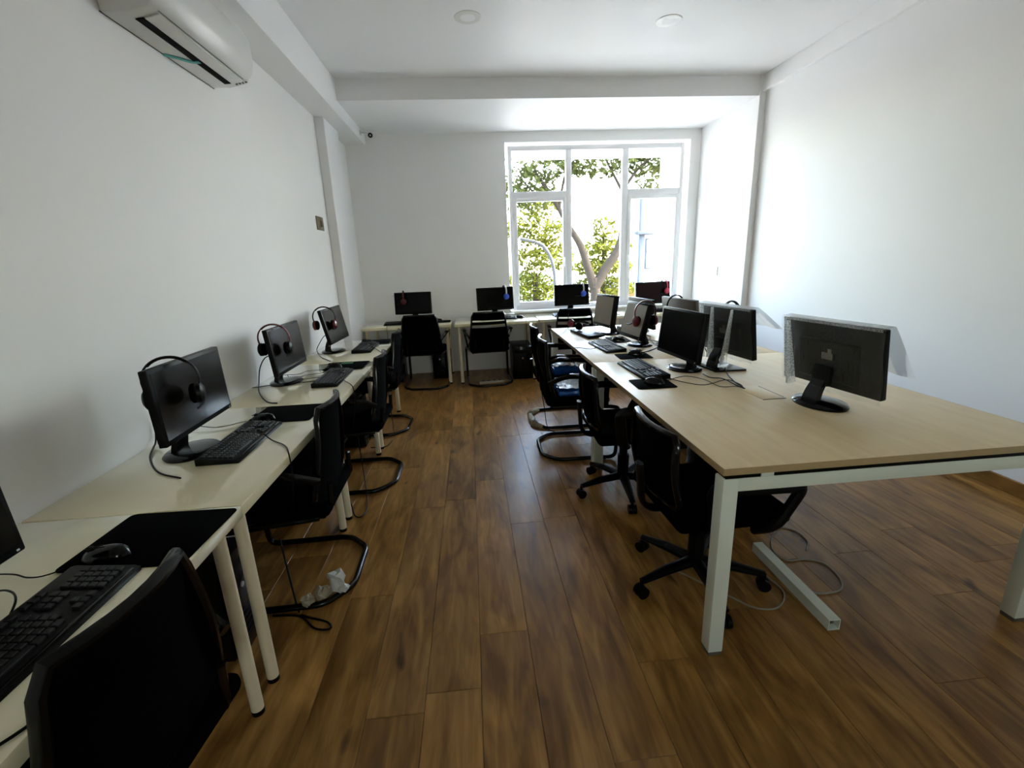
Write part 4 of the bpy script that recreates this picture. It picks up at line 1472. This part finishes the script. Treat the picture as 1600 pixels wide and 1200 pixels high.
# ------------------------------------------------------------------ floor clutter
bt = thing('steel_tube', 'loose white square steel tube lying on the floor under the table', 'steel tube', (1.36, 1.64, 0), R(-1))
hw, L_, wl = 0.024, 0.26, 0.003
g = MB()
for (cx, cz, sx, sz) in ((0, 2 * hw - wl / 2, 2 * hw, wl), (0, wl / 2, 2 * hw, wl), (-hw + wl / 2, hw, wl, 2 * hw - 2 * wl), (hw - wl / 2, hw, wl, 2 * hw - 2 * wl)):
    g.box((cx, 0, cz), (sx, 2 * L_, sz))
g.build('tube_wall', 'tleg', bt, False)
MB().box((0, -L_ + 0.03, hw), (2 * hw - 2 * wl, 0.004, 2 * hw - 2 * wl)).build('inner_plug', 'beige', bt)
MB().cyl((0.0, -L_ + 0.027, hw), (0, -L_ + 0.022, hw), 0.008, 12).build('screw_hole', 'black', bt)

ps = thing('power_strip', 'pale power strip lying on the floor behind the far chair', 'power strip', (0.19, 5.50, 0), R(3))
MB().box((0, 0, 0.02), (0.30, 0.06, 0.036), 0.006).build('body', 'greycable', ps)
for k in range(4):
    MB().cyl((-0.105 + 0.07 * k, 0, 0.0375), (-0.105 + 0.07 * k, 0, 0.040), 0.02, 16).build('socket', 'black', ps)
MB().tube(smooth_pts([(0.15, 0, 0.018), (0.21, 0.05, 0.012), (0.25, 0.0, 0.010), (0.22, -0.04, 0.008), (0.30, 0.2, 0.008)], 6), 0.005, 8).build('cord', 'greycable', ps)


def cable(pts, r, ml, label, z=None):
    p = L3(pts, z) if z is not None else pts
    c = Vector(p[0])
    o = MB().tube(smooth_pts([Vector(q) - c for q in p], 6), r, 7).build('cable', ml, None, loc=c)
    return tag(o, label, 'cable')


cable([(0.90, 1.80), (1.053, 1.607), (1.121, 1.528), (1.213, 1.516), (1.296, 1.594), (1.29, 1.70), (1.24, 1.80)], 0.004, 'greycable', 'pale cable looped on the floor around the chair caster', 0.005)
cable([(1.41, 1.60), (1.442, 1.57), (1.541, 1.575), (1.60, 1.637), (1.615, 1.748), (1.553, 1.796), (1.46, 1.80), (1.44, 1.88), (1.50, 1.98), (1.60, 2.06), (1.662, 2.02), (1.66, 1.93), (1.60, 1.86)], 0.004,
      'greycable', 'pale cable coiled on the floor beside the loose steel tube', 0.005)
cable([(1.33, 2.50), (1.331, 2.412), (1.383, 2.37), (1.378, 2.233), (1.384, 2.165)], 0.003, 'black', 'black cable from the black table monitor to the cable flap', TZ + 0.006)
cable([(1.50, 2.56, TZ + 0.02), (1.455, 2.45, TZ + 0.006), (1.406, 2.293, TZ + 0.006), (1.39, 2.2, TZ + 0.007)], 0.0035, 'black', 'black cable from the plastic wrapped monitor to the cable flap')
cable([(1.62, 3.05, TZ + 0.05), (1.60, 2.95, TZ + 0.02), (1.575, 2.80, TZ + 0.008), (1.56, 2.72, TZ + 0.02)], 0.004, 'black', 'short black cable behind the plastic wrapped monitor')
cable([(1.166, 3.30), (1.20, 3.19), (1.30, 3.241), (1.42, 3.38), (1.46, 3.60), (1.50, 3.75), (1.54, 3.84), (1.52, 3.95)], 0.004, 'black', 'tangled black cable on the table behind the tilted monitor', TZ + 0.006)
cable([(1.40, 3.20), (1.46, 3.30), (1.43, 3.46), (1.50, 3.55), (1.46, 3.68), (1.38, 3.74)], 0.004, 'greycable', 'pale cable knotted on the table behind the tilted monitor', TZ + 0.006)
cable([(-1.22, 2.00, 0.90), (-1.33, 2.03, 0.92), (-1.40, 2.02, 0.86), (-1.40, 1.98, 0.77), (-1.33, 1.83, DZ + 0.005), (-1.20, 1.67, DZ + 0.005), (-1.08, 1.60, DZ + 0.005)], 0.0035, 'black',
      'black cable curling from the large monitor on the second desk')
cable([(-1.25, 3.05, 0.90), (-1.36, 3.09, 0.92), (-1.40, 3.05, 0.86), (-1.40, 2.99, 0.765), (-1.30, 2.76, DZ + 0.005), (-1.17, 2.55, DZ + 0.005), (-1.10, 2.51, DZ + 0.005)], 0.0035, 'black',
      'black cable curling from the monitor on the third desk')
cable([(-1.24, 4.13, 0.90), (-1.33, 4.20, 0.88), (-1.40, 4.18, 0.78), (-1.36, 4.05, DZ + 0.005), (-1.25, 3.80, DZ + 0.005), (-1.13, 3.62, DZ + 0.005)], 0.0035, 'black',
      'black cable curling from the monitor by the pillar')
cable([(-1.403, 2.90), (-1.297, 2.935), (-1.127, 2.959), (-1.045, 2.99)], 0.0028, 'black', 'black cable lying across the third desk behind the keyboard', DZ + 0.005)
cable([(-0.93, 1.945, DZ + 0.03), (-0.893, 1.927, DZ + 0.006), (-0.81, 1.85, DZ + 0.006), (-0.757, 1.75, DZ + 0.003), (-0.75, 1.73, 0.66), (-0.78, 1.74, 0.5)], 0.0028, 'black',
      'black cable dropping over the front edge of the second desk')
cable([(-0.90, 3.02, DZ + 0.03), (-0.848, 2.945, DZ + 0.006), (-0.757, 2.78, DZ + 0.003), (-0.75, 2.76, 0.66), (-0.78, 2.76, 0.5)], 0.0028, 'black', 'black cable dropping over the front edge of the third desk')
cable([(-0.93, 4.12, DZ + 0.03), (-0.838, 4.01, DZ + 0.006), (-0.757, 3.80, DZ + 0.003), (-0.75, 3.78, 0.66), (-0.78, 3.78, 0.5)], 0.0028, 'black', 'black cable dropping over the desk edge by the pillar')
cable([(-0.894, 3.225, 0.35), (-0.82, 3.0, 0.06), (-0.737, 2.68, 0.006), (-0.739, 2.546, 0.006), (-0.783, 2.553, 0.006), (-0.835, 2.675, 0.02), (-0.90, 2.75, 0.12)], 0.004, 'black',
      'black cable looped on the floor by the third desk leg')
cable([(-0.865, 4.40, 0.30), (-0.765, 3.93, 0.006), (-0.753, 3.76, 0.006), (-0.794, 3.63, 0.006), (-0.90, 3.60, 0.02)], 0.004, 'black', 'black cable on the floor by the last left desk')
cable([(-1.0, 2.05, 0.2), (-0.86, 1.80, 0.01), (-0.811, 1.74, 0.006), (-0.70, 1.691, 0.006), (-0.675, 1.650, 0.006), (-0.74, 1.66, 0.006), (-0.83, 1.74, 0.006), (-0.95, 1.76, 0.006)], 0.0045, 'black',
      'black cable looped on the floor near the crumpled paper')
cable([(0.55, 3.75, 0.41), (0.58, 3.76, 0.20), (0.60, 3.74, 0.04), (0.66, 3.70, 0.006), (0.75, 3.66, 0.006)], 0.0035, 'black', 'black cable hanging under the chair with the blue bag')
cable([(-0.83, 0.80, DZ + 0.02), (-0.815, 0.765, DZ + 0.012), (-0.80, 0.735, DZ + 0.006), (-0.766, 0.68, DZ + 0.004), (-0.79, 0.62, DZ + 0.005), (-0.84, 0.58, DZ + 0.005)], 0.003, 'black',
      'black cable on the nearest desk in front of the keyboard')
cb = thing('cardboard_box', 'small brown box on the table behind the square monitor', 'box', (1.42, 4.12, TZ), R(10))
MB().box((0, 0, 0.03), (0.12, 0.16, 0.06), 0.003).build('body', 'cardboard', cb)
MB().box((0, 0, 0.0605), (0.122, 0.05, 0.002)).build('tape_strip', 'label', cb)
